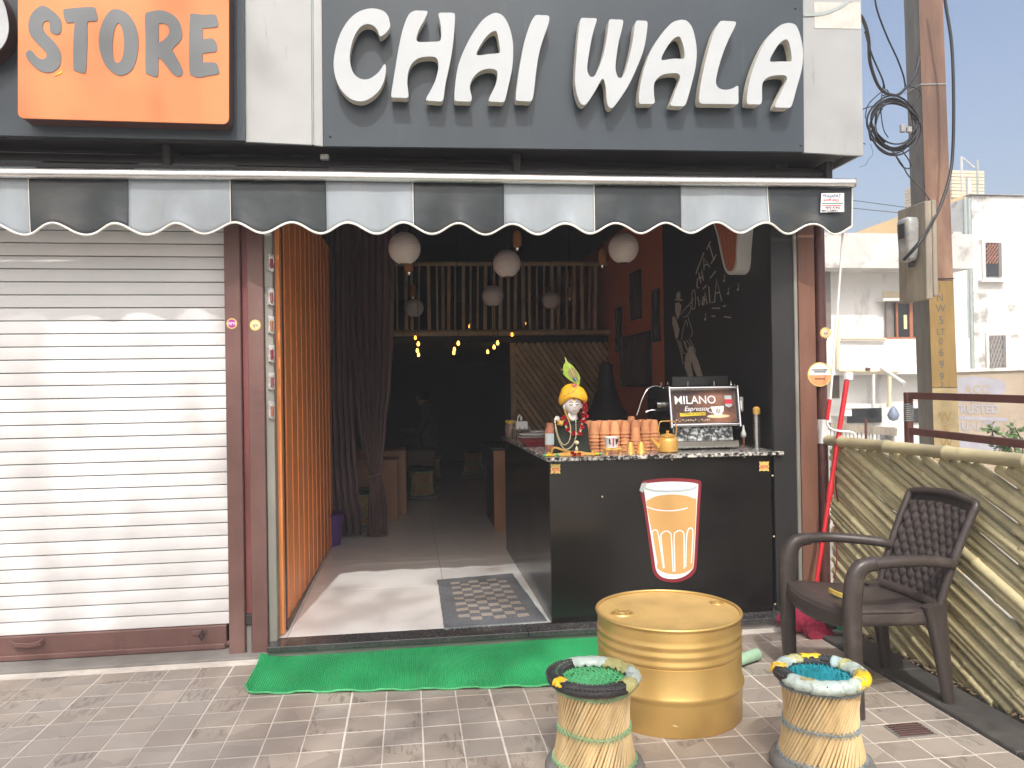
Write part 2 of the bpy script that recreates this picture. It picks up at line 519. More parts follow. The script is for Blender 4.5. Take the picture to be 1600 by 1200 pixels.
m_featg = M('feather_green', (.30, .46, .04), .6, var=.25, scale=50, stretch=(1, 1, 1))
m_feato = M('feather_olive', (.27, .23, .08), .6, var=.2)
m_featb = M('feather_blue', (.03, .12, .16), .5, var=.2)
m_tan = M('tea_tan', (.62, .36, .13), .4, var=.05, bump=0)
m_stwhite = M('sticker_white', (.78, .79, .80), .35, var=.03, bump=0)
m_stgrey = M('sticker_grey', (.45, .52, .53), .35, var=.03, bump=0)
m_stgold = M('sticker_gold', (.72, .52, .16), .35, var=.08, bump=0)
m_stcream = M('sticker_cream', (.74, .62, .38), .45, var=.08, bump=0)
m_stpurp = M('sticker_purple', (.40, .03, .30), .4, var=.05, bump=0)
m_ink = M('black_ink', (.02, .02, .025), .5, var=.05, bump=0)
m_inkblue = M('blue_ink', (.03, .06, .16), .5, var=.05, bump=0)
m_inkred = M('red_ink', (.62, .02, .05), .5, var=.05, bump=0)
m_inkgrn = M('green_ink', (.03, .25, .16), .5, var=.05, bump=0)
m_mural = M('mural_chalk', (.62, .56, .50), .8, var=.15, scale=20)
m_art = M('dark_picture_print', (.055, .05, .05), .35, var=.8, scale=14, stretch=(1, 1, .4), col2=(.10, .085, .075))
m_coffee = M('coffee_print', (.055, .022, .016), .35, var=.2, scale=5, col2=(.30, .13, .07), thr=(.42, .72), bump=0)
m_pole = M('precast_pole_concrete', (.20, .19, .175), .9, var=.2, scale=5, stretch=(3, 3, .6), bump=.2, bscale=40)
m_polebr = M('rusty_stained_concrete', (.19, .11, .078), .85, var=.25, scale=3, stretch=(3, 3, .5), bump=.15, bscale=30)
stain(m_polebr, 3, .5, .7, (.33, .22, .15), .75, (1.4, 1.4, .45), seed=2)
stain(m_polebr, 1.1, .48, .62, (.12, .08, .065), .7, (2, 2, .5), seed=5)
m_poleye = M('yellow_painted_concrete', (.25, .165, .058), .8, var=.18, scale=4, stretch=(3, 3, .7), bump=.12, bscale=30)
m_poleold = M('worn_yellow_concrete', (.31, .245, .13), .85, var=.3, scale=5, bump=.12, bscale=30)
m_cable = M('black_cable', (.022, .023, .025), .5, var=.2)
m_board = M('weathered_board', (.30, .265, .21), .8, var=.22, scale=4, stretch=(5, 5, .5), bump=.1)
stain(m_board, 6, .5, .7, (.16, .145, .125), .7, (1, 1, .3), seed=3)
m_meter = M('cloudy_meter_plastic', (.33, .34, .335), .25, var=.35, scale=9, bump=.15, bscale=20, bdist=.01)
m_house = M('limewashed_wall', (.72, .72, .70), .85, var=.06, scale=.9, bump=.08, bscale=8)
stain(m_house, 1.1, .60, .72, (.36, .35, .33), .75, (1.4, 1, .5), seed=5)
m_housest = M('stained_whitewash', (.70, .70, .67), .85, var=.1, scale=.8, bump=.1, bscale=8)
stain(m_housest, 1.6, .53, .64, (.23, .22, .205), .8, (1, 1, 1.3), seed=1)
m_parapet = M('grey_weathered_parapet', (.54, .535, .51), .9, var=.16, scale=1.6, bump=.12, bscale=10)
stain(m_parapet, 2.4, .54, .68, (.22, .215, .20), .8, seed=2)
m_cream = M('cream_wall', (.66, .57, .40), .85, var=.08, scale=.8)
m_ochre = M('ochre_wall', (.44, .32, .17), .85, var=.12, scale=1)
m_window = M('dark_window_glass', (.02, .024, .028), .08, var=.2, bump=0)
m_wframe = M('orange_brown_frame', (.34, .125, .06), .5, var=.15)
m_wgrey = M('grey_wood', (.19, .165, .15), .7, var=.15)
m_pvc = M('pvc_pipe', (.52, .53, .51), .45, var=.06)
m_gpipe = M('grey_green_pipe', (.33, .38, .37), .5, var=.12)
m_adwall = M('ad_wall_plaster', (.36, .30, .225), .9, var=.14, scale=2, bump=.1, bscale=12)
stain(m_adwall, 2.2, .56, .68, (.16, .145, .125), .7, seed=7)
m_adblue = M('faded_lilac_paint', (.33, .33, .375), .9, var=.12, scale=3)
stain(m_adblue, 3, .56, .68, (.33, .29, .23), .6, seed=5)
m_leaf = M('leaf', (.060, .105, .030), .5, var=.35, scale=3, rand=.1)
m_leaf2 = M('small_shrub_leaf', (.085, .15, .05), .5, var=.35, scale=6)
m_bark = M('bark', (.13, .095, .065), .9, var=.3, scale=8, bump=.3)
m_blackpipe = M('brown_drain_pipe', (.105, .042, .036), .35, var=.12)
m_skin = M('skin', (.30, .16, .10), .55, var=.08)
m_shirt = M('pale_grey_shirt', (.075, .072, .078), .8, var=.1)
m_hair = M('dark_hair', (.012, .010, .009), .6, var=.2)
m_greenbottle = M('green_cap', (.02, .30, .17), .35, var=.08)
m_duster = M('dark_dustpan', (.05, .055, .04), .4, var=.2)
m_sageplastic = M('pale_green_cloth', (.30, .47, .33), .8, var=.15, scale=12)
m_soil = M('litter_soil', (.11, .085, .06), .95, var=.45, scale=18, bump=.5, bscale=60, bdist=.02)

# slate-look porch tile: every tile has its own drift of shards and shade
m_slate = M('slate_look_tile', (.345, .300, .256), .42, var=.10, scale=5, rand=.09, bump=.03, bscale=50)
def slate_shards():
    m = m_slate; t = m.node_tree
    tc = t.nodes.new('ShaderNodeTexCoord'); oi = t.nodes.new('ShaderNodeObjectInfo')
    sc = t.nodes.new('ShaderNodeVectorMath'); sc.operation = 'SCALE'; sc.inputs[0].default_value = (3.7, 8.3, 2.1)
    t.links.new(oi.outputs['Random'], sc.inputs['Scale'])
    ad = t.nodes.new('ShaderNodeVectorMath'); ad.operation = 'ADD'
    t.links.new(tc.outputs['Object'], ad.inputs[0]); t.links.new(sc.outputs[0], ad.inputs[1])
    vo = t.nodes.new('ShaderNodeTexVoronoi'); vo.inputs['Scale'].default_value = 7.0
    t.links.new(ad.outputs[0], vo.inputs['Vector'])
    sep = t.nodes.new('ShaderNodeSeparateColor'); t.links.new(vo.outputs['Color'], sep.inputs[0])
    overlay(m, ramp(m, sep.outputs[0], .55, .57), (.24, .205, .17), .42)
    overlay(m, ramp(m, sep.outputs[1], .60, .62), (.40, .345, .285), .45)
    overlay(m, ramp(m, oi.outputs['Random'], .60, .64), (.27, .255, .235), .4)
    mp = t.nodes.new('ShaderNodeMapping'); mp.inputs['Scale'].default_value = (60, 14, 20); mp.inputs['Rotation'].default_value = (0, 0, .9)
    t.links.new(ad.outputs[0], mp.inputs[0])
    ns = t.nodes.new('ShaderNodeTexNoise'); ns.inputs['Scale'].default_value = 1.0; ns.inputs['Detail'].default_value = 5
    t.links.new(mp.outputs[0], ns.inputs['Vector'])
    mul = t.nodes.new('ShaderNodeMath'); mul.operation = 'MULTIPLY'
    t.links.new(ramp(m, ns.outputs['Fac'], .48, .60), mul.inputs[0]); t.links.new(ramp(m, sep.outputs[2], .80, .83), mul.inputs[1])
    overlay(m, mul.outputs[0], (.12, .105, .09), .55)
    ve = t.nodes.new('ShaderNodeTexVoronoi'); ve.feature = 'DISTANCE_TO_EDGE'; ve.inputs['Scale'].default_value = 7.0
    t.links.new(ad.outputs[0], ve.inputs['Vector'])
    overlay(m, ramp(m, ve.outputs['Distance'], .0, .012, inv=True), (.20, .17, .14), .45)
slate_shards()

# speckled polished granite for the counter top
m_speck = M('speckled_granite', (.30, .29, .27), .16, var=.2, scale=30, bump=0)
def speck():
    m = m_speck; t = m.node_tree
    tc = t.nodes.new('ShaderNodeTexCoord')
    ns = t.nodes.new('ShaderNodeTexNoise'); ns.inputs['Scale'].default_value = 55; ns.inputs['Detail'].default_value = 3
    t.links.new(tc.outputs['Object'], ns.inputs['Vector'])
    overlay(m, ramp(m, ns.outputs['Fac'], .44, .48, inv=True), (.02, .02, .02), 1)
    overlay(m, ramp(m, ns.outputs['Fac'], .57, .60), (.70, .67, .60), .9)
speck()
# ================================================================== THE SETTING
ground = solo('ground', MB().add([(-400, -400, -.30), (400, -400, -.30), (400, 400, -.30), (-400, 400, -.30)], [(0, 1, 2, 3)]), m_dust, kind='structure')
FZ = 0.06                                  # shop floor level
# porch: screed bed with one piece per tile cell (four cells to a cast tile)
porch = thing('porch_floor', None, None, (0, -.6, 0), kind='structure')
part('bedding', MB().box(-5, 2.178, -7.5, .155, -.30, -.0012), m_grout, porch)
PX, PY, X0, Y0 = .1542, .1445, -.272, -.558
tile_me = MB().cbox(-PX/2+.0030, PX/2-.0030, -PY/2+.0030, PY/2-.0030, -.010, 0, .0007).mesh('tile')
tile_me.materials.append(m_slate)
far = MB()
for i in range(-24, 17):
    for j in range(-24, 5):
        cx = X0+PX*(i+.5); cy = Y0+PY*(j+.5)
        if cx-PX/2 > 2.13 or cy+PY/2 > .10: continue
        ox = (.0012 if i % 4 == 0 else -.0012 if i % 4 == 3 else 0)
        lim = -1.33-.16*cx
        if cx+PX/2 > 2.176:
            if cy > lim:
                part('tile', MB().cbox(cx-PX/2+.003, 2.1745, cy-PY/2+.003, cy+PY/2-.003, -.010, 0, .0007), m_slate, porch)
            else:
                far.box(cx-PX/2+.003, 2.1745, cy-PY/2+.003, cy+PY/2-.003, -.010, 0)
            continue
        vis = cy > lim and cx > -2.05 + (-.28 if cy > -.2 else 0) - (cy*-.35)
        if vis:
            o = inst('tile', tile_me, porch, (cx+ox, cy, random.uniform(-.0008, .0008)), (random.uniform(-.003, .003), random.uniform(-.003, .003), random.choice([0, math.pi])))
        else:
            far.box(cx-PX/2+.0024+ox, cx+PX/2-.0024+ox, cy-PY/2+.0024, cy+PY/2-.0024, -.010, 0)
part('outer_tiles', far, m_slate, porch, kind='stuff')
part('threshold_strip', MB().cbox(-4.9, -.70, .10, .42, -.05, .012, .004), m_conc, porch)
# drain grating let into the porch
g0 = P(1423, 1141, Z=0)
part('drain_frame', MB().box(g0.x-.085, g0.x+.075, g0.y-.055, g0.y+.05, -.02, .0022), m_dtyre, porch)
for k in range(6):
    y = g0.y-.047+.0178*k
    part('drain_bar', MB().box(g0.x-.075, g0.x+.065, y, y+.007, .0022, .006), m_darkbrown, porch)
# black stone border and strip of litter under the fence
kerb = thing('stone_border', 'dusty black stone border strip along foot of the bamboo fence', 'kerb', (2.28, -1, 0))
yy = .14
for k in range(9):
    L_ = .78+.1*random.random()
    part('slab', MB().cbox(2.182, 2.385, yy-L_+.003, yy, -.25, .016+random.uniform(-.001, .001), .004), m_kerb, kerb)
    yy -= L_
soil = MB()
soil.grid(lambda u, v: (2.386+.5*u, -7+7.3*v, -.02+.025*noise.noise((u*3, v*60, 1))+.015*noise.noise((u*9, v*200, 3))), 8, 160)
solo('litter_soil', soil, m_soil, 'brown soil and dry litter in the gap below the bamboo fence', 'soil', kind='stuff')
lit = MB()
for k in range(420):
    x = random.uniform(2.395, 2.48); y = random.uniform(-2.2, .1); a = random.uniform(0, 6.28); s = random.uniform(.006, .022); zz = .01
    d1 = Vector((math.cos(a), math.sin(a), random.uniform(-.3, .3)))*s; d2 = Vector((-math.sin(a), math.cos(a), random.uniform(-.3, .3)))*s*.4
    c = Vector((x, y, zz+random.uniform(0, .012)))
    lit.add([c-d1, c+d2, c+d1, c-d2], [(0, 1, 2, 3)])
solo('dry_leaf_litter', lit, M('dry_leaf', (.20, .14, .08), .8, var=.5, scale=60), 'dry leaf bits lying along the black border', 'litter', kind='stuff')

# shop floor of large white tiles
sf = thing('shop_floor', None, None, (.6, 3, FZ), kind='structure')
part('bedding', MB().box(-.80, 2.15, .236, 10, -.2, FZ-.004), m_dgrout, sf)
ys = [.238, 1.177, 2.046, 2.92, 3.79, 4.66, 5.53, 6.4, 7.27, 8.14, 9.01, 9.88]
xs = [-.80, -.66+.0, .215, 1.09, 1.965, 2.148]
for i in range(len(xs)-1):
    for j in range(len(ys)-1):
        part('floor_tile', MB().cbox(xs[i]+.0012, xs[i+1]-.0012, ys[j]+.0012, ys[j+1]-.0012, FZ-.012, FZ, .0008), m_ftile, sf)
# door sill: polished black stone on a dusty riser
sill = thing('door_sill', 'black granite sill across the open shop front', 'sill', (.7, .15, 0))
part('riser', MB().box(-.725, 2.2, .10, .232, -.02, .03), m_conc, sill)
for a, b in ((-.74, .62), (.623, 1.42), (1.423, 2.24)):
    part('sill_slab', MB().cbox(a, b, .082, .236, .0302, FZ+.001, .003), m_granite, sill)

# ================================================================== SHOP BUILDING
shop = thing('shop_building', 'single storey shop building with brown columns and white panelled fascia', 'building', (.0, .3, 0))
YC = .165
def colx(px): return P(px, 860, Y=YC).x
part('column', MB().cbox(colx(356), colx(381), YC, .40, 0, 2.60, .004), m_brown, shop, label='brown painted frame post beside the white roller shutter')
part('column', MB().cbox(colx(391.5), colx(417), YC, .40, 0, 2.60, .004), m_brown, shop, label='brown painted frame post beside the grey metal channel')
part('recess_strip', MB().box(colx(381)+.002, colx(391.5)-.002, .20, .39, .16, 2.60), m_redbrown, shop)
part('recess_foot', MB().cbox(colx(381)+.002, colx(391.5)-.002, .185, .3, -.004, .155, .004), m_conc, shop)
part('recess_latch', MB().cbox(colx(381)+.001, colx(392), .172, .21, .155, .21, .004), m_dark, shop)
gx0, gx1 = colx(417.5), colx(431)
part('guide_channel', MB().cbox(gx0, gx1, .185, .40, .035, 2.60, .003), m_greystrip, shop)
part('bent_channel_flap', MB().prism([[P(430, 984, Y=.182), P(434, 998, Y=.182), P(425, 1013, Y=.182), P(421, 1003, Y=.182)]], (0, .01, 0)), m_greystrip, shop)
part('gap_strip', MB().box(gx1+.002, gx1+.02, .365, .40, FZ, 2.60), m_darkbrown, shop)  # dark strip standing in for the shaded gap beside the channel
# interior shell
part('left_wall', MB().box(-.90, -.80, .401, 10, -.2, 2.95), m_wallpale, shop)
YB = P(1037, 500, X=2.15).y
part('black_wall', MB().box(2.15, 2.225, .23, YB, -.2, 2.95), m_blackwall, shop)
part('orange_wall', MB().box(2.15, 2.225, YB, 10, -.2, 2.95), m_orangewall, shop)
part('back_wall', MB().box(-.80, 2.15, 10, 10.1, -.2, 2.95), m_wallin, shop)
part('ceiling', MB().box(-4.6, 2.44, .42, 10.1, 2.952, 3.05), m_ceil, shop)
part('outer_side_wall', MB().box(2.226, 2.43, .42, 10.1, -.3, 2.95), m_cream, shop)
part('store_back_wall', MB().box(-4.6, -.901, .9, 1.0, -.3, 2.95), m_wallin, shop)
part('lintel', MB().box(-4.6, 2.44, .30, .41, 2.605, 2.951), m_soffit, shop)
part('soffit', MB().box(-4.6, 2.485, -.055, .299, 2.66, 2.72), m_soffit, shop)
# right hand jambs
part('steel_edge', MB().cbox(2.226, 2.247, .19, .36, .02, 2.6, .003), m_greystrip, shop)
part('jamb_face', MB().cbox(2.09, 2.2255, .20, .229, .02, 2.6, .003), m_blackwall, shop)
part('plywood_post', MB().cbox(2.250, 2.352, .185, .30, 0, 2.6, .003), m_ply, shop)
part('post_gap', MB().box(2.353, 2.378, .24, .38, 0, 2.6), m_darkbrown, shop)
part('drain_pipe', MB().tube([(2.405, .225, .0), (2.405, .225, 2.6)], .031, 16), m_blackpipe, shop, smooth=40)
for z in (.55, 1.62):
    part('pipe_collar', MB().tube([(2.405, .225, z), (2.405, .225, z+.05)], .035, 16), m_blackpipe, shop, smooth=40)
part('white_patch', MB().lathe([(.0335, 1.02), (.0335, 1.16)], 16, (2.405, .225, 0), R(150), R(330)), M('flaking_white_patch', (.60, .62, .62), .6, var=.2, scale=14), shop, smooth=40)
# roof edge behind the fascia
part('roof_slab', MB().box(-4.6, 2.485, .0, 10.2, 3.052, 3.2), m_conc, shop)
# white fascia panels (front skin of the roof edge)
def fpanel(poly, y, th, mat, name, parent, label=None):
    return part(name, MB().prism([[P(px, py, Y=y) for px, py in poly]], (0, th, 0)), mat, parent, label=label)
fpanel([(380, -150), (485.6, -150), (487.2, 226), (382, 221)], -.06, .02, m_fascia, 'fascia_panel', shop)
fpanel([(488.6, -150), (501, -150), (504.5, 228), (490.2, 226.5)], -.06, .02, m_fascia, 'fascia_panel', shop)
part('seam_channel', MB().tube([P(487, -150, Y=-.064), P(489.2, 226, Y=-.064)], .004, 6), m_gpipe, shop)
fpanel([(1254, -150), (1343, -150), (1349, 243), (1256, 238)], -.06, .02, m_fascia, 'fascia_panel', shop)
fpanel([(-400, -150), (501, -150), (505, 226), (-400, 206)], -.035, .03, m_soffit, 'fascia_backing', shop)
fpanel([(501, -150), (1340, -150), (1345, 236), (505, 226)], -.035, .03, m_soffit, 'fascia_backing', shop)
part('fascia_body', MB().box(-4.6, 2.487, -.004, .29, 2.725, 4.1), m_conc, shop)
e0 = P(1349, 243, Y=-.06)
part('fascia_end', MB().box(e0.x-.012, e0.x, -.039, .25, e0.z+.004, 4.1), m_fascia, shop)
# torn paper bill and grey tape on the end panel
fpanel([(1272, 3), (1344, 4), (1345, 45), (1273, 44)], -.0625, .002, M('paper_bill', (.52, .50, .46), .8, var=.15, scale=10), 'paper_bill', shop)
tape = strokes(MB(), [[(1256, 23), (1285, 21), (1310, 12), (1330, -2)]], lambda x, y: P(x, y, Y=-.0655), 5, (0, 0, 0), 4)
part('tape_strip', tape, m_gpipe, shop)
# round stickers on the posts
def disc(cx, cy, r, y, th=.0012, n=24, scal=0.0):
    return [P(cx+r*(1+scal*math.cos(a*12))*math.cos(a), cy+r*(1+scal*math.cos(a*12))*math.sin(a), Y=y) for a in (2*math.pi*k/(n*3) for k in range(n*3))]
def sticker(cx, cy, r, y, mats, text, tmat, parent, tsize, label):
    o = part('round_sticker', MB().prism([disc(cx, cy, r, y-.0012, scal=.03)], (0, .0010, 0)), mats[0], parent, label=label)
    part('sticker_disc', MB().prism([disc(cx, cy, r*.78, y-.0022)], (0, .0008, 0)), mats[1], o)
    c = P(cx, cy+r*.32, Y=y-.0028)
    part('sticker_lettering', text_mb(text, tsize, c, (1, 0, 0), (0, 0, 1), align='CENTER', bold=.01), tmat, o)
sticker(362.2, 505.5, 8.3, YC, (m_stgold, m_stpurp), 'लाभ', m_stwhite, shop, .026, 'gold edged purple round sticker on the post')
sticker(398.8, 508, 8.6, YC, (m_stgold, m_stcream), 'शुभ', m_brown, shop, .020, 'gold round sticker on the post')
sticker(1290, 520, 8.5, .192, (m_stgold, m_stcream), 'शुभ', m_brown, shop, .018, 'small gold round sticker on the drain pipe')
# larger advert disc on the drain pipe
o = part('advert_sticker', MB().prism([disc(1281, 585, 19, .184)], (0, .004, 0)), m_stgold, shop, label='round cream and orange sticker hanging at the drain pipe')
part('sticker_disc', MB().prism([disc(1281, 585, 17, .1828)], (0, .001, 0)), m_stwhite, o)
low = [(1281+17*math.cos(a), 585+17*math.sin(a)) for a in (math.pi*(.02+.96*k/20) for k in range(21))]
part('sticker_band', flat(MB(), [low], lambda x, y: P(x, y, Y=.1822)), M('peach_print', (.80, .32, .14), .5, bump=0), o)
sl = MB()
for yv, w in ((578, 12), (581, 9), (592, 8)):
    strokes(sl, [[(1281-w, yv), (1281+w, yv)]], lambda x, y: P(x, y, Y=.1817), 1.6, (0, 0, 0))
part('sticker_lettering', sl, m_ink, o)
# packets hung on the grey channel
for k, py in enumerate((410, 463, 507, 552, 595, 640)):
    a = P(417.5+k*.25, py-13, Y=.178); h = .09; w = .034
    pk = part('hanging_packet', MB().grid(lambda u, v: (a.x+w*u, a.y-.012*math.sin(math.pi*u)-.004*math.sin(9*v), a.z-h*v+.004*math.sin(6*u)), 4, 6), M('foil_packet', (.55, .53, .50), .25, metal=.4, var=.3, scale=60), shop, smooth=40)
    part('packet_print', MB().grid(lambda u, v: (a.x+w*(.45+.5*u), a.y-.0145-.008*math.sin(math.pi*u), a.z-h*(.3+.55*v)), 3, 3), (m_maroon, m_redbrown, m_wframe)[k % 3], pk)

# ------------------------------------------------------------------ white roller shutter
YS = .28
zr1 = P(357, 975, Y=YS).z; zr0 = P(357, 1010, Y=YS).z
rs = thing('roller_shutter', 'closed white roller shutter with brown bottom rail, left of the brown posts', 'shutter', (-2.05, YS, 0))
XS0, XS1 = -3.25, colx(356)-.004
pitch = .0677
prof = [(.004, .0), (-.0005, .0018), (-.0022, .018), (-.0028, .034), (-.0022, .050), (-.0005, .0620), (.004, .0634), (.012, .0634), (.012, 0)]
sl_ = MB()
sl_.prism([[(0, y, z) for y, z in prof]], (XS1-XS0, 0, 0))
slat_me = sl_.mesh('slat', smooth=35); slat_me.materials.append(m_shutter)
k = 0
z = zr1+.002
while z < 2.60:
    inst('slat', slat_me, rs, (XS0, YS, z), (0, 0, 0))
    z += pitch; k += 1
part('slat_joint_backing', MB().box(XS0, XS1, YS+.013, YS+.02, zr1, 2.6), m_dark, rs)
br = part('bottom_rail', MB().cbox(XS0, XS1-.03, YS-.018, YS+.02, zr0, zr1, .004), m_brown, rs)
part('rail_lip', MB().cbox(XS0, XS1-.035, YS-.034, YS-.0185, zr0-.002, zr0+.026, .004), m_brown, br)
hp = [P(17, 1004, Y=YS-.025), P(22, 1008, Y=YS-.042), P(45, 1009, Y=YS-.045), P(62, 1005, Y=YS-.042), P(68, 1000, Y=YS-.025)]
part('handle', MB().sweep(hp, (0, 0, 1), .022, .008), m_brown, br, smooth=40)
lp = P(316, 991, Y=YS-.022)
part('latch', MB().cbox(lp.x-.05, lp.x+.02, YS-.026, YS-.0185, lp.z-.004, lp.z+.022, .003), m_brown, br)
part('latch_ring', MB().tube([(lp.x+.005, YS-.03, lp.z+.025), (lp.x-.012, YS-.045, lp.z), (lp.x, YS-.035, lp.z-.03), (lp.x+.014, YS-.04, lp.z), (lp.x+.005, YS-.03, lp.z+.025)], .004, 6), m_dark, br)
lz = P(380, 991, Y=YS).z
part('lock_tab', MB().cbox(XS1-.028, XS1, YS-.03, YS, zr0+.015, zr0+.035, .003), m_brown, br)

# ------------------------------------------------------------------ orange folding gate
gate = thing('folding_gate', 'orange metal folding gate pushed back along the left side of the entrance', 'gate', (-.71, 1.5, FZ))
NG = 12
leaf_me = MB().cbox(-.016, .016, 0, .206, 0, 2.54, .0015).mesh('gate_leaf'); leaf_me.materials.append(m_gate)
for k in range(NG):
    t = k/(NG-1)
    inst('gate_leaf', leaf_me, gate, (-.722+.040*t+.008, .335+.2045*k, FZ+.012), (0, 0, R(.35)))
part('front_leaf', MB().cbox(P(433.5, 900, Y=.27).x, P(443, 900, Y=.27).x, .27, .334, FZ+.004, 2.6, .004), m_gate, gate)
part('floor_track', MB().box(-.70, -.672, .34, 2.9, FZ+.0005, FZ+.006), m_greystrip, gate)

# ================================================================== SIGNS
sg = thing('shop_sign', 'dark grey sign board with raised white italic letters over the open shop front', 'sign', P(880, 236, Y=-.08))
fpanel([(501, -150), (1253.5, -150), (1256.5, 237), (505.5, 228)], -.085, .022, m_sign, 'board', sg)
for px, py in ((516, 213), (1243, 13), (1251, 227)):
    q = P(px, py, Y=-.0855); part('rivet', MB().tube([q, q+Vector((0, -.003, 0)), q+Vector((0, -.0045, 0))], [.007, .006, .003], 10), m_dark, sg)
C2 = lambda x, y: (480+x*.325, y*.325)
C3 = lambda x, y: (900+x*.31666, y*.31666)
YL = -.165
LET = [
 ('C', C2, [[(395,100),(398,128),(378,158),(354,174),(345,165),(338,145),(318,123),(285,115),(250,135),(220,190),(205,260),(208,310),(225,355),(260,380),(300,378),(340,350),(362,320),(373,308),(379,325),(374,370),(355,420),(320,460),(270,486),(215,478),(170,440),(140,385),(127,315),(135,240),(160,160),(200,95),(250,55),(310,40),(365,52),(389,78)]]),
 ('H', C2, [[(515,52),(540,51),(570,52),(578,60),(562,98),(540,135),(525,180),(529,198),(545,202),(590,201),(630,199),(642,188),(645,150),(640,110),(631,72),(637,62),(668,61),(700,62),(710,72),(708,130),(700,220),(685,310),(665,400),(656,470),(645,487),(612,486),(578,483),(573,472),(590,440),(615,390),(630,330),(628,290),(610,273),(570,272),(530,282),(500,310),(485,350),(481,400),(487,455),(480,470),(446,469),(412,468),(404,455),(412,400),(425,320),(440,230),(460,140),(487,72)]]),
 ('A', C2, [[(912,62),(945,80),(972,130),(988,200),(990,260),(985,330),(968,410),(953,475),(942,490),(910,489),(880,488),(873,478),(890,440),(908,400),(915,355),(905,335),(870,330),(830,342),(800,370),(785,400),(783,430),(791,468),(784,487),(750,487),(715,485),(708,470),(712,400),(725,320),(750,250),(790,170),(840,100),(880,70)],
             [(905,148),(915,165),(925,220),(928,245),(918,256),(870,260),(830,266),(815,261),(820,240),(850,190),(880,158)]]),
 ('I', C2, [[(1105,72),(1130,73),(1155,74),(1164,84),(1158,120),(1130,200),(1112,270),(1100,350),(1091,430),(1083,476),(1070,487),(1040,486),(1012,484),(1003,472),(1010,400),(1025,300),(1045,200),(1070,120),(1092,80)]]),
 ('W', C3, [[(32,88),(62,89),(95,90),(102,99),(90,140),(75,200),(60,290),(55,340),(64,370),(78,380),(95,370),(115,330),(135,270),(150,200),(158,140),(163,103),(172,95),(198,96),(225,97),(233,107),(225,150),(210,210),(198,290),(195,340),(204,375),(216,385),(232,375),(250,330),(265,270),(280,200),(288,140),(295,108),(306,101),(328,102),(345,103),(353,115),(348,170),(335,240),(310,310),(270,400),(235,460),(200,510),(182,530),(167,531),(156,515),(150,480),(148,440),(141,402),(134,389),(125,394),(105,430),(75,480),(52,511),(38,518),(20,505),(6,470),(-2,430),(-5,380),(0,300),(8,200),(17,120),(23,95)]]),
 ('A', C3, [[(530,98),(552,107),(575,140),(590,200),(596,260),(590,330),(572,410),(548,495),(538,518),(525,524),(500,523),(475,522),(466,514),(474,495),(490,450),(508,405),(514,378),(500,362),(460,362),(420,372),(395,395),(385,420),(385,470),(389,500),(380,512),(350,512),(320,512),(311,500),(313,450),(325,380),(345,310),(375,240),(420,170),(470,115),(505,100)],
             [(508,180),(520,195),(532,235),(536,280),(525,290),(480,289),(430,297),(422,290),(430,265),(460,215),(485,188)]]),
 ('L', C3, [[(722,103),(752,104),(782,106),(789,115),(780,140),(755,190),(730,250),(710,310),(695,370),(691,410),(706,435),(740,443),(775,435),(793,424),(801,430),(801,465),(802,500),(794,513),(740,513),(680,512),(640,512),(617,510),(608,495),(612,440),(630,340),(655,240),(680,160),(706,112)]]),
 ('A', C3, [[(1060,114),(1086,126),(1105,170),(1118,230),(1120,290),(1112,350),(1090,430),(1070,505),(1060,527),(1045,531),(1020,531),(992,530),(982,522),(1000,480),(1028,422),(1041,392),(1034,373),(1000,370),(955,378),(926,400),(918,430),(918,490),(913,510),(903,515),(875,514),(852,513),(843,500),(850,430),(870,350),(905,260),(950,180),(1000,130),(1035,115)],
             [(1040,195),(1052,212),(1062,260),(1064,294),(1055,303),(1010,303),(967,305),(957,298),(965,275),(995,225),(1020,200)]]),
]
for ch, cf, loops in LET:
    lp3 = [[P(*cf(*p), Y=YL) for p in smooth_loop(l, 3)] for l in loops]
    lo = part('letter', MB().prism(lp3, (0, .006, 0)), m_letter, sg, label='raised white letter '+ch)
    lp4 = [[p+Vector((0, .0061, 0)) for p in l] for l in lp3]
    part('letter_return', MB().prism(lp4, (0, .052, 0)), m_letside, lo)

ss = thing('store_sign', 'dark board with raised orange lettered box over the white shutter', 'sign', P(190, 212, Y=-.08))
fpanel([(-400, -150), (380, -150), (382.5, 219.5), (-400, 203)], -.085, .022, m_sign, 'board', ss)
def rrect(x0, y0, x1, y1, yb, r, skew=0):
    pts = []
    for cx, cy, a in ((x1-r, y1-r+skew, 0), (x0+r, y1-r, 90), (x0+r, y0+r, 180), (x1-r, y0+r, 270)):
        for k in range(5):
            t = R(a+k*22.5); pts.append((cx+r*math.cos(t), cy+r*math.sin(t)))
    return pts
bx = rrect(28, -160, 357.5, 184.5, 0, 9, 9)
ob = part('orange_face', MB().prism([[P(*p, Y=-.190) for p in bx]], (0, .010, 0)), m_orange, ss)
part('box_side', MB().prism([[P(*p, Y=-.190)+Vector((0, .0101, 0)) for p in bx]], (0, .0895, 0)), m_boxside, ss)
C1 = lambda x, y: (x*.31666, y*.31666)
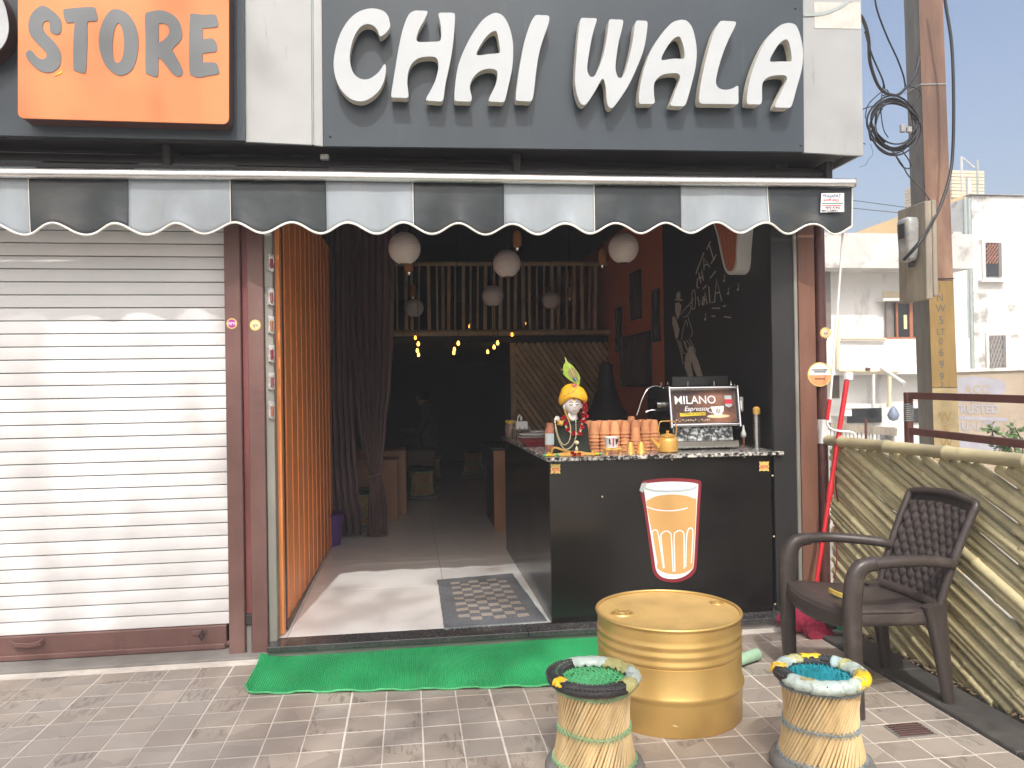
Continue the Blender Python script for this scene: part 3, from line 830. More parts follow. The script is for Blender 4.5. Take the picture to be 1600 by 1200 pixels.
ST = [
 ('S', [[(210,28),(255,50),(295,90),(302,130),(298,160),(280,170),(255,160),(245,145),(245,115),(232,102),(215,110),(210,135),(225,165),(265,205),(292,245),(300,280),(295,320),(275,345),(240,358),(200,350),(165,325),(135,290),(127,265),(140,248),(158,252),(180,278),(205,292),(225,285),(230,270),(220,250),(190,220),(155,180),(140,140),(145,90),(170,50)]]),
 ('T', [[(312,50),(340,42),(400,36),(462,35),(472,50),(480,85),(478,100),(465,105),(434,106),(430,140),(430,200),(425,340),(415,360),(400,358),(367,346),(362,330),(362,200),(368,118),(362,110),(340,112),(322,105)]]),
 ('O', [[(560,45),(620,60),(660,110),(680,170),(682,230),(670,300),(645,350),(600,372),(560,360),(520,320),(495,260),(487,200),(495,140),(520,80)], [(583,112),(600,135),(610,180),(612,230),(605,280),(590,305),(575,310),(562,295),(555,250),(556,190),(568,135)]]),
 ('R', [[(715,78),(740,58),(790,50),(840,65),(880,100),(897,150),(893,195),(852,240),(856,256),(880,300),(902,350),(895,370),(880,378),(850,360),(810,310),(788,287),(781,292),(780,370),(762,377),(730,365),(718,345),(718,200)], [(783,122),(790,116),(810,115),(830,130),(835,160),(820,185),(790,208),(783,204)]]),
 ('E', [[(938,76),(944,68),(960,67),(1000,72),(1058,71),(1070,86),(1077,122),(1062,134),(1006,138),(1000,144),(1000,186),(1007,192),(1050,190),(1068,215),(1070,245),(1060,255),(1006,262),(1000,268),(1000,300),(1008,307),(1065,310),(1080,345),(1076,364),(1030,372),(980,382),(950,372),(935,350),(933,200)]]),
]
for ch, loops in ST:
    part('letter', MB().prism([[P(*C1(*p), Y=-.1935) for p in smooth_loop(l, 3)] for l in loops], (0, .003, 0)), m_grey_let, ss, label='flat grey letter '+ch)
part('vinyl_scrap', MB().prism([[P(84, 119, Y=-.1935), P(97, 110, Y=-.1935), P(96, 114, Y=-.1935)]], (0, .003, 0)), m_tape_y, ss)
ploop = [(-75, -30), (-40, -34), (-10, -20), (6, 5), (13, 35), (12, 55), (4, 72), (-15, 90), (-40, 95), (-50, 100), (-50, 150), (-78, 150), (-80, 60)]
pl3 = [P(*p, Y=-.175) for p in smooth_loop(ploop, 3)]
lo = part('letter', MB().prism([pl3], (0, .006, 0)), m_letter, ss, label='raised white letter P cut by the frame edge')
part('letter_return', MB().prism([[p+Vector((0, .0061, 0)) for p in pl3]], (0, .0835, 0)), m_boxside, lo)

# ================================================================== AWNING
YV = -.03
aw = thing('awning', 'retracted awning with grey and black striped scalloped valance and silver front bar', 'awning', (.3, YV, 2.17))
bt = [(-220, 261, 276.5), (0, 263, 278), (500, 268.5, 282), (950, 276, 288.5), (1333, 281, 291)]
xb = [P(px, (a+b)/2, Y=YV-.02) for px, a, b in bt]
part('front_bar', MB().sweep(xb, (0, 1, 0), .050, .043), m_alu, aw, smooth=50)
part('bar_groove', MB().tube([p+Vector((0, -.0255, -.009)) for p in xb], .0035, 6), m_greyplastic, aw)
part('bar_end_cap', MB().cbox(xb[-1].x, xb[-1].x+.008, YV-.047, YV+.008, xb[-1].z-.024, xb[-1].z+.024, .003), m_greyplastic, aw)
def barz(x):
    for a, b in zip(xb, xb[1:]):
        if x <= b.x or b is xb[-1]:
            return a.z+(b.z-a.z)*(x-a.x)/(b.x-a.x)
def hem(x):
    return 2.172+.012*x+.027*(1+math.cos(2*math.pi*(x+1.685)/.279))-.004*math.sin(x*3.1)
edges = [-2.75, -2.27, -1.797, -1.339, -.863, -.395, .039, .512, .992, 1.472, 1.964, 2.462]
def vy(x, v):
    return YV-.006*math.sin(x*7.3+1)*v-.010*math.sin(2*math.pi*(x+1.685)/.279+.6)*v*v-.005*math.sin(x*19+2*v)*v + .004*math.sin(x*41)*v*v
for k in range(len(edges)-1):
    a, b = edges[k], edges[k+1]
    dk = (k % 2 == 1)
    if k == 0: dk = True
    dk = (k % 2 == 0)
    n = 34
    g = MB().grid(lambda u, v: (a+(b-a)*u, vy(a+(b-a)*u, v), (barz(a+(b-a)*u)-.020)*(1-v)+hem(a+(b-a)*u)*v), n, 10)
    me = part('valance_panel', g, m_vdark if dk else m_vlight, aw, smooth=60, label=('black' if dk else 'light grey')+' scalloped valance panel')
    so = me.modifiers.new('thickness', 'SOLIDIFY'); so.thickness = .0016
    if k: part('valance_seam', MB().tube([(a, vy(a, v)-.0012, (barz(a)-.022)*(1-v)+hem(a)*v) for v in (0, .25, .5, .75, 1)], .0022, 5), m_piping if dk else m_vlight, aw)
pp = [(x, vy(x, 1)-.001, hem(x)) for x in [edges[0]+(edges[-1]-edges[0])*i/330 for i in range(331)]]
part('piping', MB().tube(pp, .0058, 6), m_piping, aw, smooth=50)
pe = [(edges[-1], vy(edges[-1], v), (barz(2.46)-.02)*(1-v)+hem(edges[-1])*v) for v in (0, .3, .6, 1)]
part('end_piping', MB().tube(pe, .004, 6), m_piping, aw)
for x in (-.50, -.415, -.33):
    pass
# fabric rising from the bar to the roller under the soffit
for k in range(len(edges)-1):
    a, b = edges[k], min(edges[k+1], 2.40)
    part('awning_cloth', MB().add([(a, YV+.012, barz(a)+.012), (b, YV+.012, barz(b)+.012), (b, .13, 2.555), (a, .13, 2.555)], [(0, 1, 2, 3)]), m_vdark if k % 2 == 0 else m_vlight, aw)
part('roller', MB().tube([(-2.9, .165, 2.55), (2.42, .165, 2.57)], .045, 14), m_dark, aw, smooth=40)
for x in (-1.2, .6, 2.40):
    part('wall_bracket', MB().cbox(x-.02, x+.02, .09, .30, 2.49, 2.64, .004), m_dark, aw)
bk = P(507, 245, Y=.03)
part('arm_knuckle', MB().cbox(bk.x-.022, bk.x+.022, .02, .06, bk.z-.014, bk.z+.014, .005), m_greyplastic, aw)
part('folding_arm', MB().bar((-2.5, .06, 2.50), (2.36, .075, 2.515), (0, 0, 1), .035, .02), m_dark, aw)
part('light_seal_box', MB().box(-3.2, 2.2, .20, .299, 2.44, 2.60), m_dark, aw)  # unseen box, added to seal the gap above the opening against light
# maker's sticker on the last panel
stk = [(1283.5, 302), (1319, 301.5), (1319, 331), (1282, 332)]
zz = YV-.020
so_ = part('maker_sticker', MB().prism([[P(*p, Y=zz) for p in stk]], (0, .001, 0)), m_stwhite, aw)
ux = P(1319, 310, Y=zz)-P(1283, 310, Y=zz)
def st_text(txt, px, py, size, mat, bold=.01):
    part('sticker_lettering', text_mb(txt, size, P(px, py, Y=zz-.0012), ux, (0, 0, 1), bold=bold), mat, so_)
st_text('PRAJAPAT', 1285, 308.5, .0245, m_inkblue)
st_text('अवनिंग सेन्टर', 1286, 314.8, .0185, m_inkred)
part('sticker_rule', strokes(MB(), [[(1284, 318), (1317, 317.5)]], lambda x, y: P(x, y, Y=zz-.0012), 1.4, (0, 0, 0)), m_inkgrn, so_)
part('sticker_rule', strokes(MB(), [[(1284, 321.5), (1314, 321)]], lambda x, y: P(x, y, Y=zz-.0012), 1.2, (0, 0, 0)), m_inkred, so_)
st_text('9893147442', 1289.5, 326.3, .0175, m_ink)
st_text('9893238891', 1283.5, 331.2, .0195, m_ink)
# ================================================================== INSIDE THE SHOP
YR = 4.05
# loft edge, bamboo railing and diagonal partition
part('loft_slab', MB().box(-.80, 2.148, YR+.04, 9.98, 1.86, 1.93), m_ceil, shop)
rail = thing('loft_railing', 'bamboo loft railing with upright poles across the back of the shop', 'railing', (1, YR, 1.93))
def bampole(p, q, r, seg=.28, n=8, mb=None, jit=.0):
    p, q = Vector(p), Vector(q); d = q-p; L = d.length
    pts, rs = [], []
    cuts = [0]
    s = seg*random.uniform(.3, 1.0)
    while s < L-.02:
        cuts.append(s); s += seg*random.uniform(.85, 1.15)
    bend = Vector((random.uniform(-jit, jit), random.uniform(-jit, jit), random.uniform(-jit, jit)))
    def at_(t): return p+d*t+bend*math.sin(math.pi*t)
    pts.append(at_(0)); rs.append(r)
    for c in cuts[1:]:
        for o_, k in ((-.012, .96), (-.004, 1.10), (.004, 1.10), (.012, .96)):
            pts.append(at_(min(max((c+o_)/L, 0.001), .999))); rs.append(r*k)
    pts.append(at_(1)); rs.append(r*random.uniform(.9, 1))
    return (mb or MB()).tube(pts, rs, n)
a, b = P(612, 412, Y=YR), P(947, 412, Y=YR)
part('top_rail', bampole((a.x, YR, a.z), (2.148, YR, b.z), .026), m_bamin, rail, smooth=50)
c, d = P(612, 521, Y=YR), P(947, 519, Y=YR)
part('bottom_rail', bampole((c.x, YR-.02, c.z), (2.148, YR-.02, d.z), .034), m_bamin, rail, smooth=50)
for cx in (133, 180, 210, 250, 297, 340, 372, 405, 437, 480, 518, 556, 595, 637, 675, 714, 752, 790, 823, 862, 900, 940, 978, 1017, 1057, 1095, 1138, 1168):
    px = 580+cx*.3
    r = random.choice((.011, .016, .019, .022))
    t_, b_ = P(px, 414, Y=YR), P(px+random.uniform(-1, 2), 519, Y=YR)
    part('baluster', bampole((b_.x, YR, c.z+.02), (t_.x, YR, a.z-.01), r, .3, 7), m_bamin, rail, smooth=50)
ptn = thing('bamboo_partition', 'partition wall of slanting split bamboo under the loft', 'partition', (1.6, YR+.06, FZ))
px0, px1, pz0, pz1 = 1.13, 2.148, FZ, 1.90
part('backing', MB().box(px0, px1, YR+.06, YR+.08, pz0, pz1-.045), m_dwood, ptn)
part('post', bampole((px0-.02, YR+.04, pz0), (px0-.02, YR+.04, pz1-.045), .034), m_bamin, ptn, smooth=50)
sl = 1.45
off = pz0-1.0
while off < pz1+sl*(px1-px0)+.05:
    # z = off - sl*(x-px0)
    pts = []
    for x in (px0, px1):
        z = off-sl*(x-px0)
        if pz0 <= z <= pz1-.05: pts.append((x, z))
    for z in (pz0, pz1-.05):
        x = px0+(off-z)/sl
        if px0 < x < px1: pts.append((x, z))
    if len(pts) >= 2:
        pts.sort()
        (xa, za), (xb_, zb) = pts[0], pts[-1]
        if abs(xa-xb_) > .02:
            part('bamboo_strip', bampole((xa, YR+.035, za), (xb_, YR+.035, zb), .026, .4, 6), m_bamin, ptn, smooth=50)
    off += .098
# black tapered cover in front of the orange wall
hc = P(944, 640, Y=2.6)
hood = thing('tapered_cover', 'black tapered cover standing against the orange wall behind the clay cups', 'cover', (hc.x, 2.6, FZ))
part('cover', MB().lathe([(.21, FZ), (.21, .98), (.20, 1.10), (.13, 1.22), (.085, 1.35), (.062, 1.50), (.058, 1.56), (.03, 1.59), (0, 1.595)], 20, (hc.x+.02, 2.6, 0)), m_blackwall, hood, smooth=40)
part('collar', MB().lathe([(.066, 1.545), (.066, 1.565)], 20, (hc.x+.02, 2.6, 0)), m_dark, hood)

# paper lanterns
LAN = [(632, 388, 50, 'large round paper lantern nearest the curtain, just under the valance'), (792, 412, 43, 'round paper lantern in the middle beside the amber lamp'),
       (974, 388, 47, 'large round paper lantern nearest the orange wall, just under the valance'), (647, 481, 29.5, 'small far paper lantern before the left end of the loft railing'),
       (770, 462, 33, 'far paper lantern before the middle of the loft railing'), (861, 469, 28.5, 'small far paper lantern before the right part of the loft railing')]
def lantern(px, py, dpx, label):
    depth = .19*FPX/dpx
    d = FWD+R2*((px-800)/FPX)+U2*((600-py)/FPX)
    c = CAM+d*depth
    t = thing('paper_lantern', label, 'lantern', c, 'paper lanterns hung in the shop')
    prof = []
    n = 15
    for i in range(n*3+1):
        ph = R(-72)+R(144)*i/(n*3)
        rr = .095*(1+(.022 if i % 3 == 0 else -.006))
        prof.append((rr*math.cos(ph), rr*math.sin(ph)))
    part('shade', MB().lathe(prof, 28, c, cap=False), m_paper, t, smooth=80)
    part('bottom_ring', MB().lathe([(.026, -.094), (.031, -.093), (.031, -.090), (.026, -.089)], 20, c), m_steel, t)
    part('top_ring', MB().lathe([(.026, .094), (.031, .093), (.031, .090), (.026, .089)], 20, c), m_steel, t)
    part('cord', MB().tube([c+Vector((0, 0, .09)), (c.x, c.y, 2.95)], .0025, 5), m_cable, t)
for L in LAN: lantern(*L)
# unlit amber pendant lamps between the lanterns
for px, py, dep, lab in ((639, 412, 5.0, 'amber pendant lamp hanging just below the large lantern by the curtain'), (808, 374, 5.0, 'amber pendant lamp above the middle lantern'),
                         (941, 402, 5.4, 'amber pendant lamp left of the large lantern by the orange wall'), (645, 455, 7.3, 'far amber pendant lamp above the small lantern by the curtain'), (890, 458, 7.4, 'far amber pendant lamp right of the small lantern')):
    d = FWD+R2*((px-800)/FPX)+U2*((600-py)/FPX); c = CAM+d*dep
    t = thing('pendant_lamp', lab, 'lamp', c, 'unlit amber pendant lamps')
    part('glass', MB().lathe([(.012, -.055), (.028, -.045), (.030, 0), (.027, .045), (.014, .06)], 14, c), m_amber, t, smooth=50)
    part('tip', MB().lathe([(0, -.078), (.011, -.070), (.012, -.056)], 10, c), m_chrome, t, smooth=50)
    part('cord', MB().tube([c+Vector((0, 0, .06)), (c.x, c.y, 2.95)], .0025, 5), m_cable, t)
# lit filament bulbs in three strings under the loft
BUL = [(649, 527, 1, 'left'), (653.5, 536.5, 0, 'left'), (652, 547, 0, 'left'), (654, 553.5, 0, 'left'), (716, 535.5, 0, 'middle'), (710, 545, 0, 'middle'), (709, 550.5, 0, 'middle'),
       (777.5, 535, 0, 'right'), (772, 541.5, 0, 'right'), (762, 549, 0, 'right'), (800, 522, 1, 'right'), (734, 509, 1, 'upper'), (820, 504, 1, 'upper')]
cnt = {}
for px, py, dim, side in BUL:
    zb = 1.80
    if side == 'upper': c = P(px, py, Y=YR+.35)
    elif dim: c = P(px, py, Y=YR-.05)
    else: c = P(px, py, Z=zb)
    if c.y > 9.3: c = P(px, py, Y=9.3)
    k = cnt.get(side, 0); cnt[side] = k+1
    lab = {'left': 'glowing yellow filament bulb, %s from the top of the left string', 'middle': 'glowing yellow filament bulb, %s from the top of the middle string',
           'right': 'glowing yellow filament bulb, %s from the top of the right string', 'upper': 'small glowing bulb showing through the loft railing, %s from the curtain'}[side] % ORD[k]
    if side == 'right' and dim: lab = 'small glowing bulb just under the bamboo beam by the partition post'
    t = thing('filament_bulb', lab, 'bulb', c, 'lit filament bulbs')
    s = .55+.04*(c.y-4)
    part('glass', MB().lathe([(0, -.050*s), (.020*s, -.040*s), (.026*s, -.015*s), (.018*s, .015*s), (.012*s, .03*s)], 12, c), m_bulbdim if dim else m_bulb, t, smooth=60)
    part('socket', MB().lathe([(.014*s, .03*s), (.014*s, .07*s), (.004, .075*s)], 10, c), m_dark, t)
    top = 2.95 if (side == 'upper' or c.y < YR+.03) else 1.86
    part('cord', MB().tube([c+Vector((0, 0, .07*s)), (c.x, c.y, top)], .003, 5), m_cable, t)

# curtain gathered at the left
def sheet(rows, Y0_, folds, amp, nu=60):
    ys_ = [r_[0] for r_ in rows]
    def fn(u, v):
        f = v*(len(rows)-1); i = min(int(f), len(rows)-2); t = f-i; t = t*t*(3-2*t)
        y = rows[i][0]*(1-f+i)+rows[i+1][0]*(f-i)
        l = rows[i][1]*(1-t)+rows[i+1][1]*t; r_ = rows[i][2]*(1-t)+rows[i+1][2]*t
        px = l+(r_-l)*u
        q = P(px, y, Y=Y0_)
        w = (r_-l)/70
        return (q.x+.008*math.sin(u*folds*13+v*3), Y0_+amp*math.sin(u*folds*6.283+1.3*math.sin(v*4))*(.5+.5*min(w, 1.2))+.02*math.sin(v*9+u*5), max(q.z, FZ+.015))
    return MB().grid(fn, nu, 40)
cu = thing('curtain', 'long mauve curtain gathered and tied beside the orange gate', 'curtain', P(570, 838, Z=FZ))
part('outer_drape', sheet([(180, 494, 548), (500, 496, 548), (620, 498, 551), (700, 500, 556), (760, 500, 562), (800, 502, 566), (836, 503, 568)], 3.02, 6, .05), m_curtain, cu, smooth=60)
part('gathered_drape', sheet([(180, 538, 620), (420, 540, 617), (520, 544, 615), (600, 552, 611), (670, 560, 603), (722, 571, 598), (742, 577, 595), (758, 577, 600), (800, 575, 607), (838, 574, 606)], 2.96, 7, .045), m_curtain, cu, smooth=60)
tb = P(586, 742, Y=2.93)
part('tie_band', MB().tube([(tb.x+.05*math.cos(a), 2.96+.07*math.sin(a), tb.z+.012*math.cos(a)) for a in [i*.5236 for i in range(12)]], .012, 6, closed=True), m_curtain, cu, smooth=50)
part('curtain_rod', MB().tube([(-.79, 3.0, 2.93), (.05, 3.0, 2.93)], .012, 8), m_dark, cu)
pb = P(519, 862, Z=FZ)
bk_ = thing('purple_tub', 'purple plastic tub on the floor at the end of the orange gate', 'tub', (pb.x-.05, 2.7, FZ))
part('tub_body', MB().lathe([(.09, FZ), (.125, FZ+.26), (.115, FZ+.262), (.085, FZ+.02)], 24, (pb.x-.05, 2.72, 0)), m_purple, bk_, smooth=40)
part('tub_rim', MB().lathe([(.125, FZ+.25), (.14, FZ+.252), (.14, FZ+.27), (.117, FZ+.27)], 24, (pb.x-.05, 2.72, 0)), m_purple, bk_, smooth=40)
# low wooden cupboard and tables at the left
wb = thing('wooden_cupboard', 'low brown wooden cupboard half hidden by the curtain', 'cupboard', (-.2, 3.9, FZ))
q0, q1 = P(592, 722, Y=3.8), P(620.5, 722, Y=3.8)
part('front_box', MB().cbox(q0.x-.3, q1.x, 3.8, 4.15, FZ, q0.z, .004), m_wood, wb)
part('top_board', MB().cbox(q0.x-.3, q1.x+.015, 3.79, 4.16, q0.z+.001, q0.z+.02, .004), m_wood, wb)
q2, q3 = P(622, 704, Y=4.2), P(634, 704, Y=4.2)
part('rear_box', MB().cbox(q0.x-.3, q3.x, 4.2, 4.7, FZ, q2.z, .004), m_wood, wb)
tbx = thing('small_table', 'dark red brown small table behind the indoor cane stool', 'table', (.1, 5.6, FZ))
t0, t1 = P(632, 704, Y=5.9), P(681, 704, Y=5.9)
part('tabletop', MB().cbox(t0.x, t1.x, 5.9, 6.5, t0.z-.03, t0.z, .005), m_dwood, tbx)
for lx in (t0.x+.02, t1.x-.02):
    for ly in (5.92, 6.48):
        part('leg', MB().cbox(lx-.018, lx+.018, ly-.018, ly+.018, FZ, t0.z-.031, .003), m_dwood, tbx)
part('apron', MB().cbox(t0.x+.04, t1.x-.04, 5.905, 5.92, t0.z-.19, t0.z-.031, .003), m_dwood, tbx)
# pictures on the orange wall
XW = 2.1475
C8 = lambda x, y: (900+x*.31666, 340+y*.31666)
for quad, lab in (([(275, 275), (322, 258), (322, 500), (278, 510)], 'upper tall dark framed picture on the orange wall'), ([(385, 355), (415, 350), (415, 612), (388, 615)], 'narrow dark framed picture next to the black wall'),
                  ([(230, 590), (372, 557), (376, 830), (230, 838)], 'large dark framed picture low on the orange wall'), ([(205, 445), (228, 440), (226, 660), (205, 662)], 'narrow far dark framed picture left of the large one')):
    pts = [P(*C8(*p), X=XW) for p in quad]
    y0_ = min(p.y for p in pts); y1_ = max(p.y for p in pts)
    z1_ = (pts[0].z+pts[1].z)/2; z0_ = (pts[2].z+pts[3].z)/2
    t = thing('framed_picture', lab, 'picture', (XW, (y0_+y1_)/2, z0_), 'framed pictures on the orange wall')
    w = .022
    for nm, bx_ in (('frame_side', (y0_, y0_+w, z0_, z1_)), ('frame_side', (y1_-w, y1_, z0_, z1_)), ('frame_rail', (y0_+w, y1_-w, z0_, z0_+w)), ('frame_rail', (y0_+w, y1_-w, z1_-w, z1_))):
        part(nm, MB().cbox(XW-.024, XW, bx_[0]+.0003, bx_[1]-.0003, bx_[2]+.0003, bx_[3]-.0003, .002), m_blackplastic, t)
    part('print', MB().box(XW-.010, XW-.002, y0_+w, y1_-w, z0_+w, z1_-w), m_art, t)
# chalk white mural on the black wall
XM = 2.1475
C5 = lambda x, y: (1030+x*.20833, 350+y*.20833)
fm = lambda x, y: P(*C5(x, y), X=XM)
mu = thing('wall_mural', 'chalk white mural of a hatted trumpet player and slanting lettering on the black wall', 'mural', fm(230, 1140))
man = MB()
for lp_ in ([(112, 572), (128, 562), (127, 530), (138, 510), (152, 508), (160, 528), (158, 558), (185, 572), (160, 578)],
            [(120, 592), (150, 588), (166, 610), (163, 645), (150, 688), (138, 720), (128, 690), (119, 640)],
            [(100, 695), (112, 690), (124, 706), (136, 742), (152, 790), (142, 850), (124, 862), (110, 800), (97, 740)],
            [(195, 995), (212, 960), (224, 918), (250, 918), (266, 970), (292, 1025), (328, 1145), (284, 1145), (256, 1080), (243, 1025), (238, 1060), (256, 1145), (216, 1145), (190, 1070)]):
    flat(man, [lp_], fm)
strokes(man, [[(150, 690), (175, 660), (205, 625), (240, 585), (258, 560)], [(258, 490), (246, 520), (246, 580), (252, 640), (266, 632), (272, 590), (268, 510), (258, 490)],
              [(180, 700), (205, 690), (235, 650), (236, 620), (215, 612), (195, 640)], [(165, 870), (180, 790), (200, 720), (214, 770)], [(215, 690), (228, 740), (245, 790), (248, 830), (232, 845)],
              [(130, 860), (150, 920), (170, 1000), (182, 1050)], [(160, 880), (180, 960), (200, 975)], [(180, 870), (205, 940)], [(205, 870), (235, 915)], [(225, 860), (262, 930), (272, 965)], [(145, 870), (165, 940), (176, 1010)], [(192, 880), (214, 950)]], fm, 5, (0, 0, 0), 3)
part('trumpet_player', man, m_mural, mu)
ltr = MB()
strokes(ltr, [[(302, 402), (289, 412), (282, 445), (286, 482), (300, 476)], [(297, 365), (314, 445)], [(318, 348), (332, 425)], [(306, 410), (326, 392)], [(336, 345), (334, 253), (380, 325)], [(338, 312), (365, 300)],
              [(378, 162), (410, 270)], [(357, 192), (384, 130)], [(388, 298), (430, 228)], [(275, 375), (335, 212)], [(380, 408), (425, 352)], [(325, 490), (355, 460)],
              [(288, 545), (302, 615), (313, 572), (326, 612), (330, 542)], [(335, 608), (344, 508), (360, 602)], [(338, 572), (356, 566)], [(372, 470), (380, 592), (415, 585)], [(415, 587), (430, 408), (468, 577)], [(420, 522), (456, 510)],
              [(395, 632), (457, 631)], [(478, 620), (500, 610)], [(392, 690), (420, 693)], [(485, 695), (540, 702)]], fm, 8, (0, 0, 0))
part('lettering', ltr, m_mural, mu)
nts = MB()
for x, y in ((344, 715), (516, 522), (486, 425), (590, 492)):
    flat(nts, [[(x+7*math.cos(a), y+9*math.sin(a)) for a in (k*.6283 for k in range(10))]], fm)
    strokes(nts, [[(x+6, y), (x+2, y-45), (x+14, y-38)]], fm, 3.5, (-.0003, 0, 0))
part('music_notes', nts, m_mural, mu)
# glass shaped light box on the black wall
gb = thing('glass_shaped_light_box', 'white and orange glass shaped wall box half hidden by the valance', 'light box', P(*C5(520, 380), X=2.10))
face = [(395, -90), (590, -90), (586, 200), (582, 300), (570, 350), (545, 379), (518, 377), (493, 348), (470, 270), (432, 80)]
f3 = [P(*C5(*p), X=2.055) for p in smooth_loop(face, 3)]
part('box_body', MB().prism([f3], (.092, 0, 0)), m_white, gb)
inn = [(408, -80), (576, -80), (574, 190), (570, 285), (560, 328), (541, 352), (518, 350), (500, 326), (481, 255), (443, 80)]
fi = lambda x, y: P(*C5(x, y), X=2.0535)
part('tea_print', flat(MB(), [smooth_loop(inn, 3)], fi), M('tea_orange', (.50, .135, .05), .5, var=.06, bump=0), gb)
part('flute_lines', strokes(MB(), [[(455, 90), (500, 320)], [(485, 85), (520, 335)], [(515, 80), (540, 340)], [(545, 80), (556, 320)], [(455, 90), (470, 70), (485, 85)], [(515, 80), (530, 62), (545, 80)]], fi, 5, (-.001, 0, 0)), M('pale_orange', (.62, .28, .18), .5, bump=0), gb)

# ================================================================== COUNTER
CT = .985
ct = thing('service_counter', 'glossy black counter with speckled granite top and tea glass sticker', 'counter', (1.4, .5, FZ))
part('front_panel', MB().cbox(.77, 2.07, .20, .222, FZ+.001, .961, .002), m_black, ct)
part('side_panel', MB().cbox(.77, .79, .2225, 2.20, FZ+.001, .961, .002), m_black, ct)
part('carcass', MB().box(.7905, 2.068, .2225, .74, FZ+.02, .95), m_blackwall, ct)
part('carcass', MB().box(.7905, 1.24, .7405, 2.195, FZ+.02, .95), m_blackwall, ct)
part('worktop', MB().cbox(.748, 2.135, .165, .79, .962, CT, .004), m_speck, ct)
part('worktop', MB().cbox(.748, 1.26, .7905, 2.25, .962, CT, .004), m_speck, ct)
for px, py in ((941, 776), (1050, 718), (1163, 714), (1207, 743), (1209, 838), (1211, 944)):
    p = P(px, py, Y=.199)
    part('screw', MB().tube([(p.x, .1995, p.z), (p.x, .1965, p.z)], .005, 8), m_stcream, ct)
# sticker of a full tea glass
CS = lambda x, y: (780+x*.2875, 680+y*.2875)
def fy(yy_): return lambda x, y: P(*CS(x, y), Y=yy_)
gs = part('tea_glass_sticker', MB().prism([[fy(.1985)(*p) for p in smooth_loop([(765, 302), (776, 256), (800, 246), (870, 236), (950, 233), (1030, 237), (1085, 245), (1098, 262), (1095, 330), (1088, 450), (1080, 600), (1073, 710), (1060, 750), (1025, 780), (970, 799), (910, 797), (865, 780), (840, 750), (828, 700), (810, 560), (790, 420), (772, 330)], 3)]], (0, .0013, 0)), m_maroon, ct, label='maroon edged sticker of a glass of tea on the counter front')
part('glass_print', flat(MB(), [smooth_loop([(785, 272), (800, 262), (880, 254), (950, 252), (1030, 256), (1076, 264), (1082, 277), (1076, 360), (1066, 560), (1058, 700), (1045, 735), (1010, 765), (960, 781), (905, 778), (870, 760), (852, 730), (845, 690), (820, 520), (795, 350)], 3)], fy(.1980)), m_stwhite, gs)
part('tea_print', flat(MB(), [smooth_loop([(800, 374), (815, 350), (860, 330), (940, 322), (1010, 328), (1060, 345), (1072, 360), (1062, 560), (1055, 705), (1040, 730), (1000, 750), (950, 756), (900, 748), (865, 728), (855, 700), (828, 520)], 3)], fy(.1975)), m_tan, gs)
part('rim_print', strokes(MB(), [[(793, 290), (850, 303), (950, 305), (1040, 295), (1074, 278)]], fy(.1975), 11, (0, 0, 0), 4), m_stgrey, gs)
part('line_print', strokes(MB(), [[(800, 388), (850, 405), (930, 411), (1000, 402), (1024, 393)], [(858, 702), (832, 545), (835, 520), (850, 515), (863, 532), (878, 620), (893, 725)], [(897, 722), (880, 570), (881, 538), (905, 521), (930, 532), (936, 565), (945, 742)],
                              [(955, 742), (951, 555), (960, 527), (985, 518), (1002, 532), (1005, 565), (1005, 726)], [(1014, 716), (1018, 565), (1026, 516), (1040, 504), (1052, 517), (1052, 565), (1044, 696)]], fy(.1970), 6.5, (0, 0, 0), 4), m_stwhite, gs)
part('peeled_corner', MB().prism([[fy(.190)(*p) for p in ((762, 300), (775, 262), (803, 256), (780, 312))]], (.002, .004, -.002)), m_stgrey, gs)
for px, py in ((868, 732.5), (1194, 728.5)):
    pts = []
    for k in range(32):
        a = 2*math.pi*k/32; rr = 7.6*(1+.08*math.cos(8*a))/max(abs(math.cos(a)), abs(math.sin(a)))*.95
        pts.append(P(px+rr*math.cos(a), py+rr*math.sin(a), Y=.1985))
    o = part('square_sticker', MB().prism([pts], (0, .0013, 0)), m_stgold, ct, label='small scalloped gold sticker at the counter corner')
    c = P(px, py+4, Y=.1978)
    part('sticker_lettering', text_mb('शुभ' if px < 1000 else 'लाभ', .030, c, (1, 0, 0), (0, 0, 1), align='CENTER', bold=.015), m_inkred, o)
part('cloth_wisp', MB().tube(smooth_loop([P(1160, 963, Z=.012), P(1180, 962, Z=.015), P(1200, 960, Z=.012)], 4, False), .008, 6), m_stcream, ct)
cab = thing('back_cabinet', 'tan laminate cabinet end behind the black counter', 'cabinet', (1.0, 3.3, FZ))
part('end_panel', MB().cbox(.768, 1.30, 3.03, 3.06, FZ, .80, .003), m_wood, cab)
part('cabinet_body', MB().box(.785, 1.28, 3.0605, 3.9, FZ, .79), m_blackwall, cab)
part('cabinet_top', MB().cbox(.755, 1.32, 3.01, 3.92, .8005, .825, .003), m_granite, cab)

